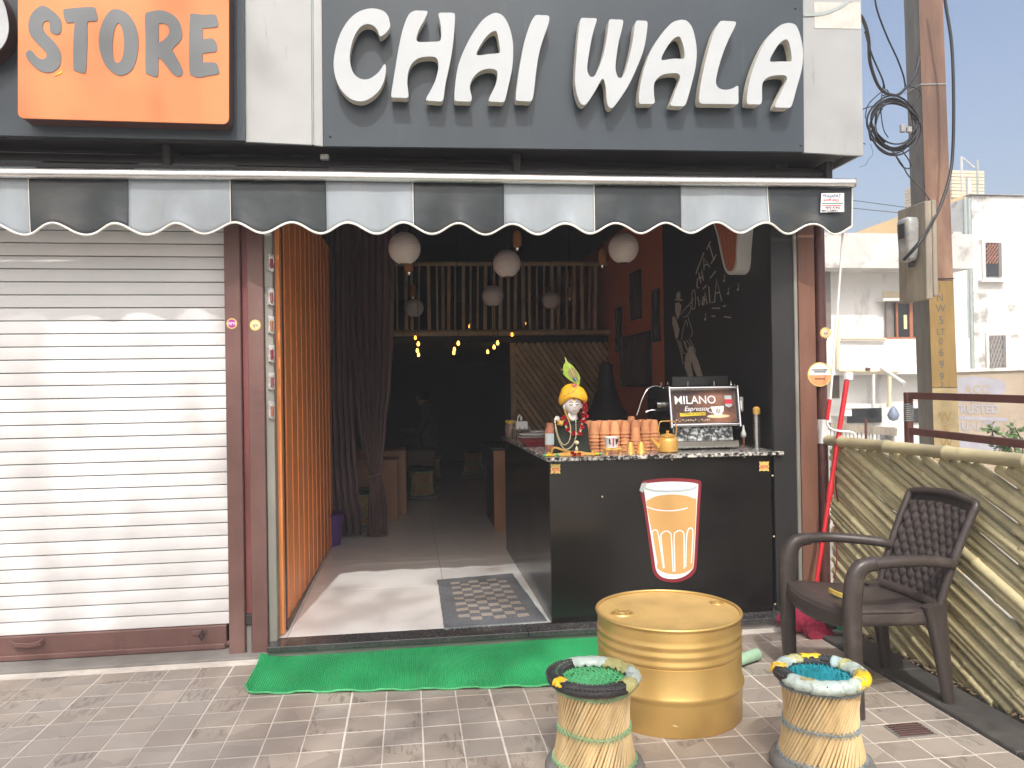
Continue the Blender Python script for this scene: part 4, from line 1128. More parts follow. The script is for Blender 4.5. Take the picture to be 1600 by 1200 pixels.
# ------------------------------------------------------------------ things on the counter
def onc(px, Y): return P(px, 700, Y=Y).x
def cup_mesh():
    h = .080
    return MB().lathe([(.029, 0), (.0322, .0015), (.0324, .0075), (.0296, .0095), (.0262, .045), (.0212, h-.006), (.0195, h), (.015, h+.001), (.010, h-.003), (0, h-.003)], 18).mesh('clay_cup', smooth=40)
cup_me = cup_mesh(); cup_me.materials.append(m_terra)
def stack(px, Y, n, name, where, lean=0.0):
    x = onc(px, Y)
    for k in range(n):
        pos = ('topmost' if k == n-1 else 'lowest' if k == 0 else ORD[k]+' from below')
        o = bpy.data.objects.new('clay_cup', cup_me)
        o.location = (x+random.uniform(-.0012, .0012)+lean*k, Y+random.uniform(-.0012, .0012), CT+.0205*k)
        o.rotation_euler = (random.uniform(-.012, .012), random.uniform(-.012, .012), random.uniform(0, 6.28))
        COL.objects.link(o)
        props(o, 'upturned terracotta cup, %s in the %s' % (pos, where), 'cup', 'terracotta cups stacked on the counter')
front = [(928.5, 6), (945, 6), (961, 6), (977, 6), (993, 6), (1008.5, 6), (1022, 6)]
for k, (px, n) in enumerate(front):
    stack(px, .46, n, '', '%s front stack from the statue' % ORD[k])
for k, (px, n) in enumerate([(921, 6), (937, 6), (953, 6), (969, 6), (987, 7), (1002, 6), (1015, 6)]):
    stack(px, .53, n, '', '%s rear stack from the statue' % ORD[k])
stack(993.5, .395, 4, '', 'short stack in front of the long rows')
# gold upturned tumblers
for px, lab in ((985, 'small gold tumbler upside down, the one nearer the white printed cup'), (1001.5, 'small gold tumbler upside down, the one nearer the kettle')):
    x = onc(px, .28)
    t = thing('gold_tumbler', lab, 'tumbler', (x, .28, CT), 'gold tumblers on the counter edge')
    part('tumbler', MB().lathe([(.0245, CT), (.0255, CT+.003), (.0245, CT+.007), (.016, CT+.060), (.0135, CT+.066), (0, CT+.067)], 20, (x, .28, 0)), m_brass, t, smooth=50)
    part('rim', MB().lathe([(.0246, CT+.0005), (.0268, CT+.002), (.0246, CT+.006)], 20, (x, .28, 0)), m_brass, t, smooth=50)
# kettle
kx = onc(1043.5, .31); kc = (kx, .31, 0)
kt = thing('kettle', 'gold tea kettle with arched handle beside the coffee machine', 'kettle', (kx, .31, CT))
part('kettle_body', MB().lathe([(.050, CT), (.058, CT+.006), (.0595, CT+.02), (.0595, CT+.066), (.055, CT+.080), (.040, CT+.088), (.034, CT+.090)], 32, kc), m_brass, kt, smooth=45)
part('lid', MB().lathe([(.036, CT+.0905), (.043, CT+.092), (.043, CT+.098), (.034, CT+.103), (.012, CT+.108), (.006, CT+.112), (.010, CT+.120), (.006, CT+.125), (0, CT+.126)], 28, kc), m_brass, kt, smooth=45)
part('spout', MB().tube([(kx-.045, .31, CT+.030), (kx-.066, .305, CT+.040), (kx-.085, .30, CT+.062), (kx-.106, .295, CT+.086)], [.019, .015, .011, .0075], 12), m_brass, kt, smooth=50)
hn = smooth_loop([(kx-.047, .31, CT+.085), (kx-.054, .31, CT+.13), (kx-.047, .31, CT+.172), (kx-.030, .31, CT+.180), (kx+.030, .31, CT+.180), (kx+.047, .31, CT+.172), (kx+.054, .31, CT+.13), (kx+.047, .31, CT+.085)], 4, False)
part('handle', MB().tube(hn, .0055, 8, flat=.6), m_brass, kt, smooth=50)
# white printed cup on a little brass stand
wx = onc(956, .285)
st_ = thing('brass_stand', 'small brass footed stand under the white printed cup', 'stand', (wx, .285, CT))
part('stand_plate', MB().cbox(wx-.044, wx+.052, .255, .315, CT+.022, CT+.037, .004), m_goldbr, st_)
for sx in (-.036, .044):
    for sy in (.262, .308):
        part('foot', MB().lathe([(.006, CT), (.004, CT+.01), (.007, CT+.0215)], 8, (wx+sx, sy, 0)), m_brass, st_)
wc = thing('printed_cup', 'small white cup with dark and red print on a brass stand', 'cup', (wx, .285, CT+.037))
part('cup', MB().lathe([(.034, CT+.0375), (.041, CT+.095), (.0425, CT+.097), (.0415, CT+.099), (.038, CT+.094), (.030, CT+.045), (0, CT+.045)], 26, (wx, .285, 0)), m_whiteplastic, wc, smooth=40)
for a0, a1, z0, z1 in ((232, 244, .060, .088), (246, 250, .052, .066), (287, 318, .070, .088), (292, 306, .060, .069)):
    part('dark_print', MB().lathe([(.0352+.0064*(z0-.0375)/.0575+.0009, CT+z0), (.0352+.0064*(z1-.0375)/.0575+.0009, CT+z1)], 6, (wx, .285, 0), R(a0), R(a1), cap=False), m_ink, wc)
part('red_print', MB().lathe([(.0365, CT+.046), (.0418, CT+.094)], 4, (wx, .285, 0), R(262), R(275), cap=False), m_inkred, wc)
# perforated steel cylinder
sx_ = onc(1183, .40)
cy_ = thing('steel_cylinder', 'tall perforated steel cylinder with brass top at the right end of the counter', 'cylinder', (sx_, .40, CT))
part('cylinder_wall', MB().lathe([(.0195, CT), (.0195, CT+.205)], 24, (sx_, .40, 0)), m_steel, cy_, smooth=50)
part('brass_top', MB().lathe([(.0198, CT+.2052), (.0212, CT+.208), (.0212, CT+.226), (.0185, CT+.229), (.0215, CT+.231), (.0215, CT+.243), (.014, CT+.246), (.012, CT+.251), (0, CT+.252)], 24, (sx_, .40, 0)), m_goldbr, cy_, smooth=40)
hol = MB()
for r_ in range(17):
    for k in range(8):
        a = math.pi+math.pi*(k+.5*(r_ % 2))/7.5
        c = Vector((sx_+.0196*math.cos(a), .40+.0196*math.sin(a), CT+.012+.0115*r_))
        hol.tube([c, c+Vector((.0006*math.cos(a), .0006*math.sin(a), 0))], .0021, 6)
part('perforations', hol, m_dark, cy_, kind='stuff')
wp = P(1162, 690, Y=.60)
cn = thing('white_nozzle', 'white conical nozzle bottle on a brown stem behind the steel cylinder', 'bottle', (wp.x, .60, CT))
part('stem', MB().lathe([(.016, CT), (.0065, CT+.006), (.0065, CT+.05), (.009, CT+.052)], 10, (wp.x, .60, 0)), m_clay, cn)
part('nozzle', MB().lathe([(.010, CT+.0525), (.016, CT+.060), (.017, CT+.078), (.008, CT+.100), (.004, CT+.13), (0, CT+.132)], 14, (wp.x, .60, 0)), m_whiteplastic, cn, smooth=40)

# ------------------------------------------------------------------ coffee machine
em = thing('coffee_machine', 'steel and black coffee machine with printed brown front panel', 'coffee machine', (onc(1103, .6), .6, CT))
ex0, ex1 = onc(1047.5, .43), onc(1158, .43)
zt, zb_ = P(1100, 607, Y=.47).z, P(1100, 664, Y=.43).z
for sx in (ex0, ex1-.014):
    part('side_cheek', MB().prism([[(sx, .415, zb_-.012), (sx, .455, zt+.012), (sx, .50, zt+.018), (sx, .83, zt+.018), (sx, .86, zt-.03), (sx, .86, zb_-.03), (sx, .47, zb_-.03)]], (.014, 0, 0)), m_blackplastic, em)
    part('cheek_edge', MB().tube([(sx+.007, .414, zb_-.012), (sx+.007, .453, zt+.012), (sx+.007, .50, zt+.02)], .0085, 8), m_chrome, em, smooth=50)
part('machine_body', MB().hexa([(ex0+.0145, .445, zb_+.004), (ex1-.0145, .445, zb_+.004), (ex1-.0145, .85, zb_+.004), (ex0+.0145, .85, zb_+.004), (ex0+.0145, .485, zt), (ex1-.0145, .485, zt), (ex1-.0145, .85, zt), (ex0+.0145, .85, zt)]), m_steel, em)
pz = lambda u, v: Vector((ex0+.022+(ex1-ex0-.044)*u, .4375+.040*v, zb_+.012+(zt-zb_-.026)*v))
fp = part('front_print', MB().add([pz(0, 0), pz(1, 0), pz(1, 1), pz(0, 1)], [(0, 1, 2, 3)]), m_coffee, em)
rgt = pz(1, 0)-pz(0, 0); upv = pz(0, 1)-pz(0, 0)
W_ = rgt.length; H_ = upv.length
nrm = Vector((0, -1, 0))*.0012
part('print_lettering', text_mb('MILANO', .070, pz(.045, .60)+nrm, rgt, upv, bold=.012), m_stwhite, fp)
part('print_lettering', text_mb('Espresso', .040, pz(.19, .38)+nrm, rgt, upv, shear=.3, bold=.008), m_stwhite, fp)
part('yellow_strip', MB().add([pz(.12, .215)+nrm, pz(.52, .235)+nrm, pz(.52, .335)+nrm, pz(.12, .315)+nrm], [(0, 1, 2, 3)]), M('yellow_print', (.80, .62, .02), .4, bump=0), fp)
part('print_lettering', text_mb('COFFEE AT ITS BEST', .0175, pz(.14, .25)+nrm*2, rgt, upv), m_ink, fp)
cupp = lambda x, y: pz(x, y)+nrm
part('cup_print', flat(MB(), [[(.61, .50), (.82, .52), (.81, .36), (.77, .24), (.67, .22), (.63, .34)]], cupp), m_stwhite, fp)
part('saucer_print', flat(MB(), [[(.72+.18*math.cos(a), .20+.055*math.sin(a)) for a in (k*.314 for k in range(20))]], lambda x, y: pz(x, y)+nrm*.6), m_stcream, fp)
part('cup_handle_print', strokes(MB(), [[(.625, .46), (.575, .45), (.565, .36), (.635, .30)]], cupp, .018, (0, 0, 0), 4), m_stwhite, fp)
part('cup_mark_print', strokes(MB(), [[(.70, .30), (.695, .42)], [(.72, .28), (.72, .44)], [(.745, .30), (.75, .42)]], lambda x, y: pz(x, y)+nrm*2, .012, (0, 0, 0)), M('coffee_ink', (.16, .11, .09), .5, bump=0), fp)
part('badge_print', flat(MB(), [[(.845, .52), (.90, .46), (.955, .52), (.955, .84), (.845, .84)]], cupp), m_stgrey, fp)
part('badge_band', flat(MB(), [[(.84, .58), (.96, .58), (.96, .72), (.84, .72)]], lambda x, y: pz(x, y)+nrm*1.6), m_inkred, fp)
part('bean_print', strokes(MB(), [[(.05+.027*k, .085+.03*math.sin(k*2.3)), (.06+.027*k, .10+.03*math.cos(k*1.7))] for k in range(20)], cupp, .012, (0, 0, 0)), m_stcream, fp)
for yb, zz_ in ((.452, zt+.004), (.428, zb_+.002)):
    part('chrome_bar', MB().tube([(ex0+.01, yb, zz_), (ex1-.01, yb, zz_)], .0115, 12), m_chrome, em, smooth=50)
part('splash_back', MB().hexa([(ex0+.03, .452, CT+.055), (ex1-.04, .452, CT+.055), (ex1-.04, .84, CT+.055), (ex0+.03, .84, CT+.055), (ex0+.03, .470, zb_+.002), (ex1-.04, .470, zb_+.002), (ex1-.04, .84, zb_+.002), (ex0+.03, .84, zb_+.002)]),
     M('mottled_steel', (.09, .092, .088), .22, metal=.6, var=.5, scale=45, col2=(.42, .43, .40), thr=(.45, .62), bump=.1, bscale=40), em)
part('drip_tray', MB().cbox(ex0+.02, ex1-.03, .385, .80, CT+.012, CT+.0545, .004), m_steel, em)
for fx in (ex0+.05, ex1-.07):
    part('foot', MB().lathe([(.018, CT), (.016, CT+.0118)], 12, (fx, .41, 0)), m_blackplastic, em)
s0, s1 = P(1050.5, 605, Y=.70), P(1138, 604, Y=.70)
part('rear_screen', MB().cbox(s0.x, s1.x, .70, .715, zt+.016, P(1095, 588, Y=.70).z, .003), M('smoked_panel', (.035, .037, .036), .3, var=.3, scale=8), em)
part('cup_shelf', MB().cbox(ex0+.014, ex1-.014, .47, .84, zt+.001, zt+.0155, .003), m_blackplastic, em)
for k, px in enumerate((1033.5, 1043.5, 1075, 1116, 1142)):
    q = P(px, 604, Y=.50 if k > 1 else .75)
    part('rail_post', MB().tube([(max(q.x, ex0+.02), q.y, zt+.0157), (max(q.x, ex0+.02), q.y, zt+.044)], .0045, 8), m_chrome, em)
part('steam_wand', MB().tube(smooth_loop([P(1036, 606, Y=.52), P(1024, 603, Y=.50), P(1012, 608, Y=.48), P(1004, 622, Y=.47), P(998, 640, Y=.47), P(995, 649, Y=.47)], 4, False), .0042, 8), m_chrome, em, smooth=50)
part('wand_joint', MB().tube([P(1036, 606, Y=.52), Vector((ex0+.01, .56, zt-.01))], .005, 8), m_chrome, em)
part('side_spout', MB().tube(smooth_loop([Vector((ex0+.004, .56, zt-.13)), P(1026, 641, Y=.52), P(1017, 641, Y=.52), P(1009, 644, Y=.52)], 3, False), .005, 8), m_chrome, em, smooth=50)
part('side_knob', MB().tube([(ex0-.001, .60, zt-.10), (ex0-.03, .60, zt-.10)], .030, 18), m_chrome, em, smooth=50)
part('switch_box', MB().cbox(ex1+.004, ex1+.052, .50, .56, P(1168, 643, Y=.5).z, P(1168, 620, Y=.5).z, .004), m_greyplastic, em)
part('switch_face', MB().cbox(ex1+.016, ex1+.040, .494, .4995, P(1168, 640, Y=.5).z, P(1168, 626, Y=.5).z, .002), m_whiteplastic, em)
for zz_ in (.35, .62, .9):
    part('cheek_bolt', MB().tube([(ex1, .46+.03*zz_, zb_+(zt-zb_)*zz_), (ex1+.006, .46+.03*zz_, zb_+(zt-zb_)*zz_)], .006, 8), m_chrome, em)
# clay pot, trays, plates, jars on the side arm of the counter
cpx = onc(860, .75)
cp = thing('clay_bottle', 'brown clay bottle with grey band just behind the statue', 'bottle', (cpx, .75, CT))
part('bottle_body', MB().lathe([(.030, CT), (.036, CT+.02), (.036, CT+.105), (.028, CT+.13), (.022, CT+.14), (.024, CT+.165), (.018, CT+.166)], 20, (cpx, .75, 0)), m_clay, cp, smooth=40)
part('band', MB().lathe([(.0366, CT+.03), (.0366, CT+.10)], 14, (cpx, .75, 0), R(200), R(345), cap=False), m_stgrey, cp)
tr = thing('maroon_tray', 'maroon plastic tray on the counter left of the statue', 'tray', (onc(838, 1.05), 1.05, CT))
x = onc(838, 1.05)
part('tray_pan', MB().hexa([(x-.065, .97, CT+.001), (x+.085, .97, CT+.001), (x+.085, 1.2, CT+.001), (x-.065, 1.2, CT+.001), (x-.098, .94, CT+.036), (x+.10, .94, CT+.036), (x+.10, 1.23, CT+.036), (x-.098, 1.23, CT+.036)]), m_maroon, tr)
part('tray_lip', MB().cbox(x-.106, x+.108, .932, 1.238, CT+.0362, CT+.041, .002), m_maroon, tr)
for k, (px, Y_, r_, z_, lab) in enumerate(((832, 1.36, .105, .0, 'lower wide white plate on the counter behind the maroon tray'), (833, 1.36, .10, .018, 'upper wide white plate on the counter behind the maroon tray'), (841, 1.58, .065, .0, 'small white plate farthest along the counter'))):
    x = onc(px, Y_)
    zc = CT+.03*(k < 2)+z_+(.045 if k == 2 else 0)
    if k == 2: zc = CT+.052
    solo('plate', MB().lathe([(r_*.55, zc), (r_*.6, zc+.001), (r_, zc+.013), (r_, zc+.016), (r_*.6, zc+.005), (0, zc+.005)], 28, (x, Y_, 0)), m_whiteplastic, lab, 'plate', 'white plates on the counter', smooth=40)
pst = thing('plate_rest', 'dark low rest holding the white plates on the counter', 'rest', (onc(832, 1.4), 1.45, CT))
part('rest', MB().cbox(onc(832, 1.36)-.06, onc(832, 1.36)+.06, 1.30, 1.42, CT+.0005, CT+.0295, .003), m_blackplastic, pst)
part('rest', MB().cbox(onc(841, 1.58)-.04, onc(841, 1.58)+.04, 1.54, 1.62, CT+.0005, CT+.0515, .003), m_blackplastic, pst)
for px, Y_, lab in ((789, 2.02, 'clear jar with yellow lid at the far end of the counter'), (797.5, 2.12, 'clear jar with yellow lid next to the white caddy')):
    x = max(onc(px, Y_), .80)
    j = thing('yellow_lid_jar', lab, 'jar', (x, Y_, CT), 'yellow lidded jars')
    part('jar', MB().lathe([(.038, CT), (.040, CT+.01), (.040, CT+.09), (.032, CT+.105), (.032, CT+.11)], 18, (x, Y_, 0)), M('cloudy_jar', (.26, .20, .15), .15, var=.3, scale=20), j, smooth=40)
    part('lid', MB().lathe([(.034, CT+.1105), (.037, CT+.112), (.037, CT+.128), (.033, CT+.131), (0, CT+.131)], 18, (x, Y_, 0)), m_tape_y, j, smooth=40)
x = onc(815, 1.80)
cd = thing('white_caddy', 'small white tissue caddy on thin legs at the far end of the counter', 'caddy', (x, 1.8, CT))
part('caddy_box', MB().cbox(x-.045, x+.045, 1.75, 1.85, CT+.075, CT+.135, .006), m_whiteplastic, cd)
for sx in (-.055, -.02, .02, .055):
    for sy in (1.745, 1.855):
        part('leg', MB().tube([(x+sx, sy, CT), (x+sx, sy, CT+.095)], .004, 6), m_steel, cd)
part('caddy_tray', MB().cbox(x-.065, x+.065, 1.735, 1.865, CT+.068, CT+.0745, .002), m_steel, cd)
part('tissue', MB().tube(smooth_loop([(x-.03, 1.8, CT+.13), (x-.022, 1.8, CT+.17), (x-.008, 1.8, CT+.178), (x, 1.8, CT+.135), (x+.004, 1.8, CT+.165), (x-.012, 1.8, CT+.176)], 3, False), .005, 6), m_whiteplastic, cd)
# ------------------------------------------------------------------ seated figurine
SX, SY = onc(895, .32), .32
S_ = .000505
fg = lambda cx, cy, dy=0.0: Vector((SX+(cx-395)*S_, SY+dy, CT+max((1122-cy), 0)*S_))
idol = thing('figurine', 'small seated white faced figurine in dark robe, yellow turban and flower garlands', 'figurine', (SX, SY, CT))
def robe(u, v):
    prof = [(0, .122), (.012, .125), (.03, .112), (.06, .100), (.10, .098), (.14, .100), (.172, .092), (.190, .066), (.200, .038), (.215, .026), (.24, .025)]
    f = v*(len(prof)-1); i = min(int(f), len(prof)-2); t = f-i
    z = prof[i][0]*(1-t)+prof[i+1][0]*t; r_ = prof[i][1]*(1-t)+prof[i+1][1]*t
    a = u*2*math.pi
    r_ *= 1+.03*math.sin(a*9+z*40)*(1-v)
    cx_ = SX-.014*(1-v)
    return (cx_+r_*math.cos(a), SY+.62*r_*math.sin(a), CT+z)
part('robe', MB().grid(robe, 48, 30, closed_u=True), m_dkcloth, idol, smooth=60)
HC = fg(400, 560)
def headf(u, v):
    a = u*2*math.pi; ph = -math.pi/2+v*math.pi
    x = .050*math.cos(ph)*math.cos(a); y = .052*math.cos(ph)*math.sin(a); z = .064*math.sin(ph)
    if z < 0: x *= 1-.28*(-z/.064); y *= 1-.12*(-z/.064)
    fr = max(0, -math.sin(a))*math.cos(ph)
    if fr > .5:
        dx, dz = x/.008, (z+.006)/.014
        y -= .009*math.exp(-dx*dx-dz*dz)                      # nose
        y += .003*(math.exp(-((abs(x)-.017)/.009)**2-((z-.008)/.006)**2))   # eye sockets
        y -= .003*math.exp(-(x/.014)**2-((z+.030)/.005)**2)     # lips
        y -= .003*math.exp(-(x/.012)**2-((z+.047)/.007)**2)     # chin
    return HC+Vector((x, y, z))
hd = part('head', MB().grid(headf, 40, 30, closed_u=True), m_marble, idol, smooth=80)
part('neck', MB().tube([HC+Vector((0, .004, -.085)), HC+Vector((0, .004, -.03))], [.03, .022], 14), m_marble, idol, smooth=50)
for s in (-1, 1):
    part('ear', MB().lathe([(.004, -.014), (.008, -.006), (.009, .004), (.004, .014)], 8, HC+Vector((s*.049, -.002, -.006))), m_marble, hd, smooth=50)
    fy_ = lambda x, z: HC+Vector((x, -.052*math.sqrt(max(0, 1-(x/.050)**2-(z/.066)**2))-.0012+(.0012 if abs(x) < .03 else 0), z))
    part('eyelid', MB().tube([fy_(s*.0085, .006), fy_(s*.013, .002), fy_(s*.019, .001), fy_(s*.026, .005)], .0026, 5), m_hair, hd)
    part('eyebrow', MB().tube([fy_(s*.007, .015), fy_(s*.014, .020), fy_(s*.022, .019), fy_(s*.028, .013)], .0022, 5), m_hair, hd)
part('lips', MB().tube([fy_(-.010, -.029)+Vector((0, -.002, 0)), fy_(0, -.031)+Vector((0, -.004, 0)), fy_(.010, -.029)+Vector((0, -.002, 0))], .0014, 5), M('pink_lip', (.50, .16, .13), .5), hd)
part('forehead_mark', MB().tube(smooth_loop([fy_(-.007, .045), fy_(-.006, .026), fy_(0, .021), fy_(.006, .026), fy_(.007, .045)], 3, False), .0022, 6), m_tape_y, hd)
part('forehead_dot', MB().lathe([(0, 0), (.004, .004), (.003, .016), (0, .018)], 8, fy_(0, .027)), m_wframe, hd)
# turban: tilted dome with a turned brim
def turb(u, v):
    a = u*2*math.pi
    prof = [(.060, -.050), (.076, -.042), (.080, -.020), (.072, .010), (.060, .038), (.040, .056), (.018, .064), (.0, .066)]
    f = v*(len(prof)-1); i = min(int(f), len(prof)-2); t = f-i
    r_ = prof[i][0]*(1-t)+prof[i+1][0]*t; z = prof[i][1]*(1-t)+prof[i+1][1]*t
    front = max(0, -math.sin(a))
    z += .036*front*max(0, 1-v*2.0)+.006*math.sin(a*3+v*7)
    return HC+Vector((.004+1.06*r_*math.cos(a), .004+r_*.84*math.sin(a), .054+z))
tu = part('turban', MB().grid(turb, 44, 22, closed_u=True), m_yellow, idol, smooth=70)
def under(u, v):
    p = turb(u, 0.02); q = HC+Vector((.046*math.cos(u*6.2832), .004+.045*math.sin(u*6.2832), .02+.02*max(0, -math.sin(u*6.2832))))
    return p*(1-v)+q*v
part('turban_lining', MB().grid(under, 40, 3, closed_u=True), M('red_lining', (.46, .035, .03), .7, var=.1), tu, smooth=60)
bl = [turb(.50+.0, .12), turb(.56, .22), turb(.63, .34), turb(.70, .48), turb(.77, .60), turb(.83, .66)]
part('turban_braid', MB().tube(smooth_loop([tuple(p+Vector((0, -.002, 0))) for p in bl], 4, False), .0026, 6), m_goldbr, tu)
part('turban_edge', MB().tube([turb(k/40, .03)+Vector((0, 0, 0)) for k in range(40)], .0024, 6, closed=True), m_goldbr, tu)
tj = turb(.76, .70)
part('turban_jewel', MB().tube([tj+Vector((0, .002, 0)), tj+Vector((0, -.004, .002)), tj+Vector((0, -.007, .003))], [.014, .012, .004], 14), M('pink_brocade', (.48, .12, .16), .5, var=.5, scale=200), tu)
# peacock feather
def feath(pts, y, th=.0012):
    return MB().prism([[fg(*p, y) for p in smooth_loop(pts, 3)]], (0, th, 0))
fe = part('feather', feath([(312, 15), (325, 25), (345, 65), (375, 90), (410, 120), (450, 170), (478, 215), (487, 260), (474, 335), (452, 322), (405, 300), (350, 262), (310, 225), (290, 200), (300, 180), (293, 150), (302, 100), (322, 70)], -.012), m_featg, idol)
part('feather_eye', feath([(400, 130), (440, 165), (462, 210), (466, 260), (452, 300), (420, 296), (385, 265), (360, 220), (345, 185), (365, 150)], -.0135), m_feato, fe)
part('feather_spot', feath([(425, 238), (444, 250), (448, 275), (436, 293), (412, 285), (400, 262), (408, 245)], -.015), m_featb, fe)
part('feather_quill', MB().tube([fg(462, 350, -.010), fg(440, 280, -.0165), fg(380, 150, -.014), fg(318, 25, -.012)], .0015, 5), m_stcream, fe)
part('feather_wisp', MB().tube([fg(300, 170, -.012), fg(280, 155, -.012), fg(262, 160, -.012)], .003, 5), m_feato, fe)
# flowers and bead strands
def flower(p, r_, mb):
    for k in range(9):
        a = random.uniform(0, 6.28); b = random.uniform(-1, 1)
        d = Vector((math.cos(a)*math.cos(b), -abs(math.sin(a)*.7)-.2, math.sin(b)))
        t = d.orthogonal().normalized()*r_*.6; w = d.normalized().cross(t)
        c = p+d*r_*.55
        mb.add([p, c+t, c+d*r_*.35, c-t, c+w*.8, c-w*.8], [(0, 1, 2), (0, 2, 3), (0, 4, 2), (0, 2, 5)])
G1 = [(512, 560), (520, 610), (490, 670), (522, 680), (488, 735), (470, 800), (445, 870), (370, 870), (305, 820), (285, 750), (265, 690)]
surf = lambda cx, cy: fg(cx, cy, -.075+.00022*max(0, 1000-cy)*.33-.00009*abs(cx-395))
for k, (cx, cy) in enumerate(G1):
    mbf = MB(); flower(surf(cx, cy), .0185, mbf); flower(surf(cx+8, cy+6), .015, mbf)
    part('garland_flower', mbf, m_redpetal, idol)
part('garland_cord', MB().tube(smooth_loop([tuple(surf(*p)+Vector((0, .006, 0))) for p in G1], 3, False), .0065, 6), m_bead, idol)
def beads(pts, r_, step, name='bead_strand'):
    sm = smooth_loop([tuple(surf(*p)+Vector((0, -.006, 0))) for p in pts], 10, False)
    mbb = MB(); last = None
    for p in sm:
        p = Vector(p)
        if last is None or (p-last).length >= step:
            mbb.lathe([(0, -r_), (r_*.8, -r_*.5), (r_, 0), (r_*.8, r_*.5), (0, r_)], 7, p); last = p
    part(name, mbb, m_bead, idol, smooth=60)
beads([(165, 720), (172, 800), (200, 910), (240, 985), (280, 990), (320, 950), (340, 880), (342, 800), (330, 740)], .0038, .0066)
beads([(160, 730), (175, 860), (205, 960), (250, 1030), (290, 1045), (350, 1010), (395, 930), (405, 840), (406, 740), (404, 690)], .0038, .0066)
part('bead_pendant', MB().lathe([(0, -.012), (.010, -.007), (.013, 0), (.010, .008), (0, .012)], 10, surf(408, 975)+Vector((0, -.004, 0))), m_bead, idol, smooth=60)
part('bead_pendant', MB().lathe([(0, -.015), (.006, -.012), (.009, -.002), (.004, .012), (0, .018)], 10, surf(404, 1045)+Vector((0, -.004, 0))), m_bead, idol, smooth=60)
hb = MB(); c = surf(195, 705)+Vector((0, .01, 0))
hand = [(c, c+Vector((-.016, -.006, -.004)), .009), (c, c+Vector((.004, -.008, .013)), .007), (c, c+Vector((.014, -.006, .006)), .006), (c, c+Vector((-.008, -.006, .013)), .006), (c, c+Vector((.012, .004, -.012)), .012)]
for p, q, r_ in hand: hb.tube([p, (p+q)/2, q], [r_, r_*.9, r_*.6], 8)
part('raised_hand', hb, m_marble, idol, smooth=60)
part('gold_cuff', MB().tube([surf(205, 745), surf(250, 760)], .016, 12), m_goldbr, idol, smooth=50)
ck = surf(365, 690)
part('white_scarf', MB().tube(smooth_loop([tuple(surf(330, 650)), tuple(surf(350, 700)), tuple(surf(380, 720)), tuple(surf(400, 690))], 4, False), .009, 8), m_marble, idol, smooth=50)
part('gold_sash', MB().tube(smooth_loop([tuple(fg(285, 600, -.05)), tuple(fg(300, 660, -.055)), tuple(fg(330, 740, -.06))], 4, False), .010, 8, flat=.5), m_goldbr, idol, smooth=50)
hm = [(SX-.014+.127*math.cos(a), SY+.082*math.sin(a), CT+.012+.008*math.sin(3*a)) for a in (math.pi+math.pi*k/24 for k in range(25))]
part('gold_hem', MB().tube(hm, .0085, 8), m_goldbr, idol, smooth=50)
part('gold_hem', MB().tube(smooth_loop([tuple(fg(135, 1090, -.03)), tuple(fg(160, 1030, -.05)), tuple(fg(240, 1050, -.078)), tuple(fg(330, 1085, -.085)), tuple(fg(260, 1115, -.085)), tuple(fg(140, 1105, -.07))], 4, False), .0065, 7), m_goldbr, idol, smooth=50)
mbf = MB()
for cx, cy in ((350, 1090), (390, 1100), (425, 1105), (370, 1110)): flower(fg(cx, cy, -.09), .017, mbf)
part('base_flowers', mbf, m_redpetal, idol)
for cx, cy, m_ in ((40, 1112, m_gcord), (70, 1112, m_tape_y), (105, 1110, m_tape_y), (180, 1122, m_gcord), (615, 1112, m_tape_y), (640, 1108, m_tape_y), (670, 1110, m_gcord), (550, 1112, m_goldbr), (500, 1114, m_goldbr)):
    part('tassel_bead', MB().lathe([(0, 0), (.009, .003), (.011, .009), (.007, .015), (0, .018)], 10, Vector((SX+(cx-395)*S_, SY-.088, CT))), m_, idol, smooth=60)
part('tassel_cord', MB().tube(smooth_loop([(SX-.18, SY-.085, CT+.006), (SX-.12, SY-.08, CT+.006), (SX-.05, SY-.09, CT+.005), (SX+.06, SY-.09, CT+.006), (SX+.14, SY-.085, CT+.006)], 4, False), .006, 6), m_goldbr, idol)

# ================================================================== MATS
mat = thing('green_doormat', 'long ribbed green rubber mat lying before the sill', 'mat', (.1, -.1, 0))
fl, fr = P(380, 1086, Z=0), P(880, 1073, Z=0)
bl_, br_ = P(412, 1016, Z=0), P(937, 994, Z=0)
slf = (fr.y-fl.y)/(fr.x-fl.x); slb = (br_.y-bl_.y)/(br_.x-bl_.x)
NR = 170
mx0, mx1 = fl.x-.012, 1.10
def matf(u, v):
    i = u*NR*2
    x = mx0+(mx1-mx0)*u
    y0_ = fl.y+slf*(x-fl.x); y1_ = min(bl_.y+slb*(x-bl_.x), .098)
    cr = max(0, 1-(x-mx0)/.06)
    y0_ += .10*cr*cr; x += 0
    y = y0_+(y1_-y0_)*v
    z = .0075+.0030*(1 if int(round(i)) % 2 else -1)
    z += .010*noise.noise((x*2.2, y*3, 4))*(.3+v)
    cl = max(0, 1-math.hypot(x-mx0, (v-1)*.5)/.16); z += .022*cl*cl
    z += .006*max(0, 1-(x-mx0)/.05)
    return (x, y, max(z, .004)+.0008*math.sin(v*180))
mo = part('mat_sheet', MB().grid(matf, NR*2, 24), m_green, mat)
ed = [Vector(matf(u, 0))+Vector((0, -.002, .001)) for u in [k/60 for k in range(61)]]
part('mat_edge', MB().tube(ed, .0045, 6), m_gcord, mat, smooth=50)
rug = thing('checked_rug', 'blue grey rug with beige checks beside the counter', 'rug', (.45, .8, FZ))
ra, rb, rc, rd = Vector((.177, 1.305, 0)), Vector((.175, .226, 0)), Vector((.752, .246, 0)), Vector((.706, 1.382, 0))
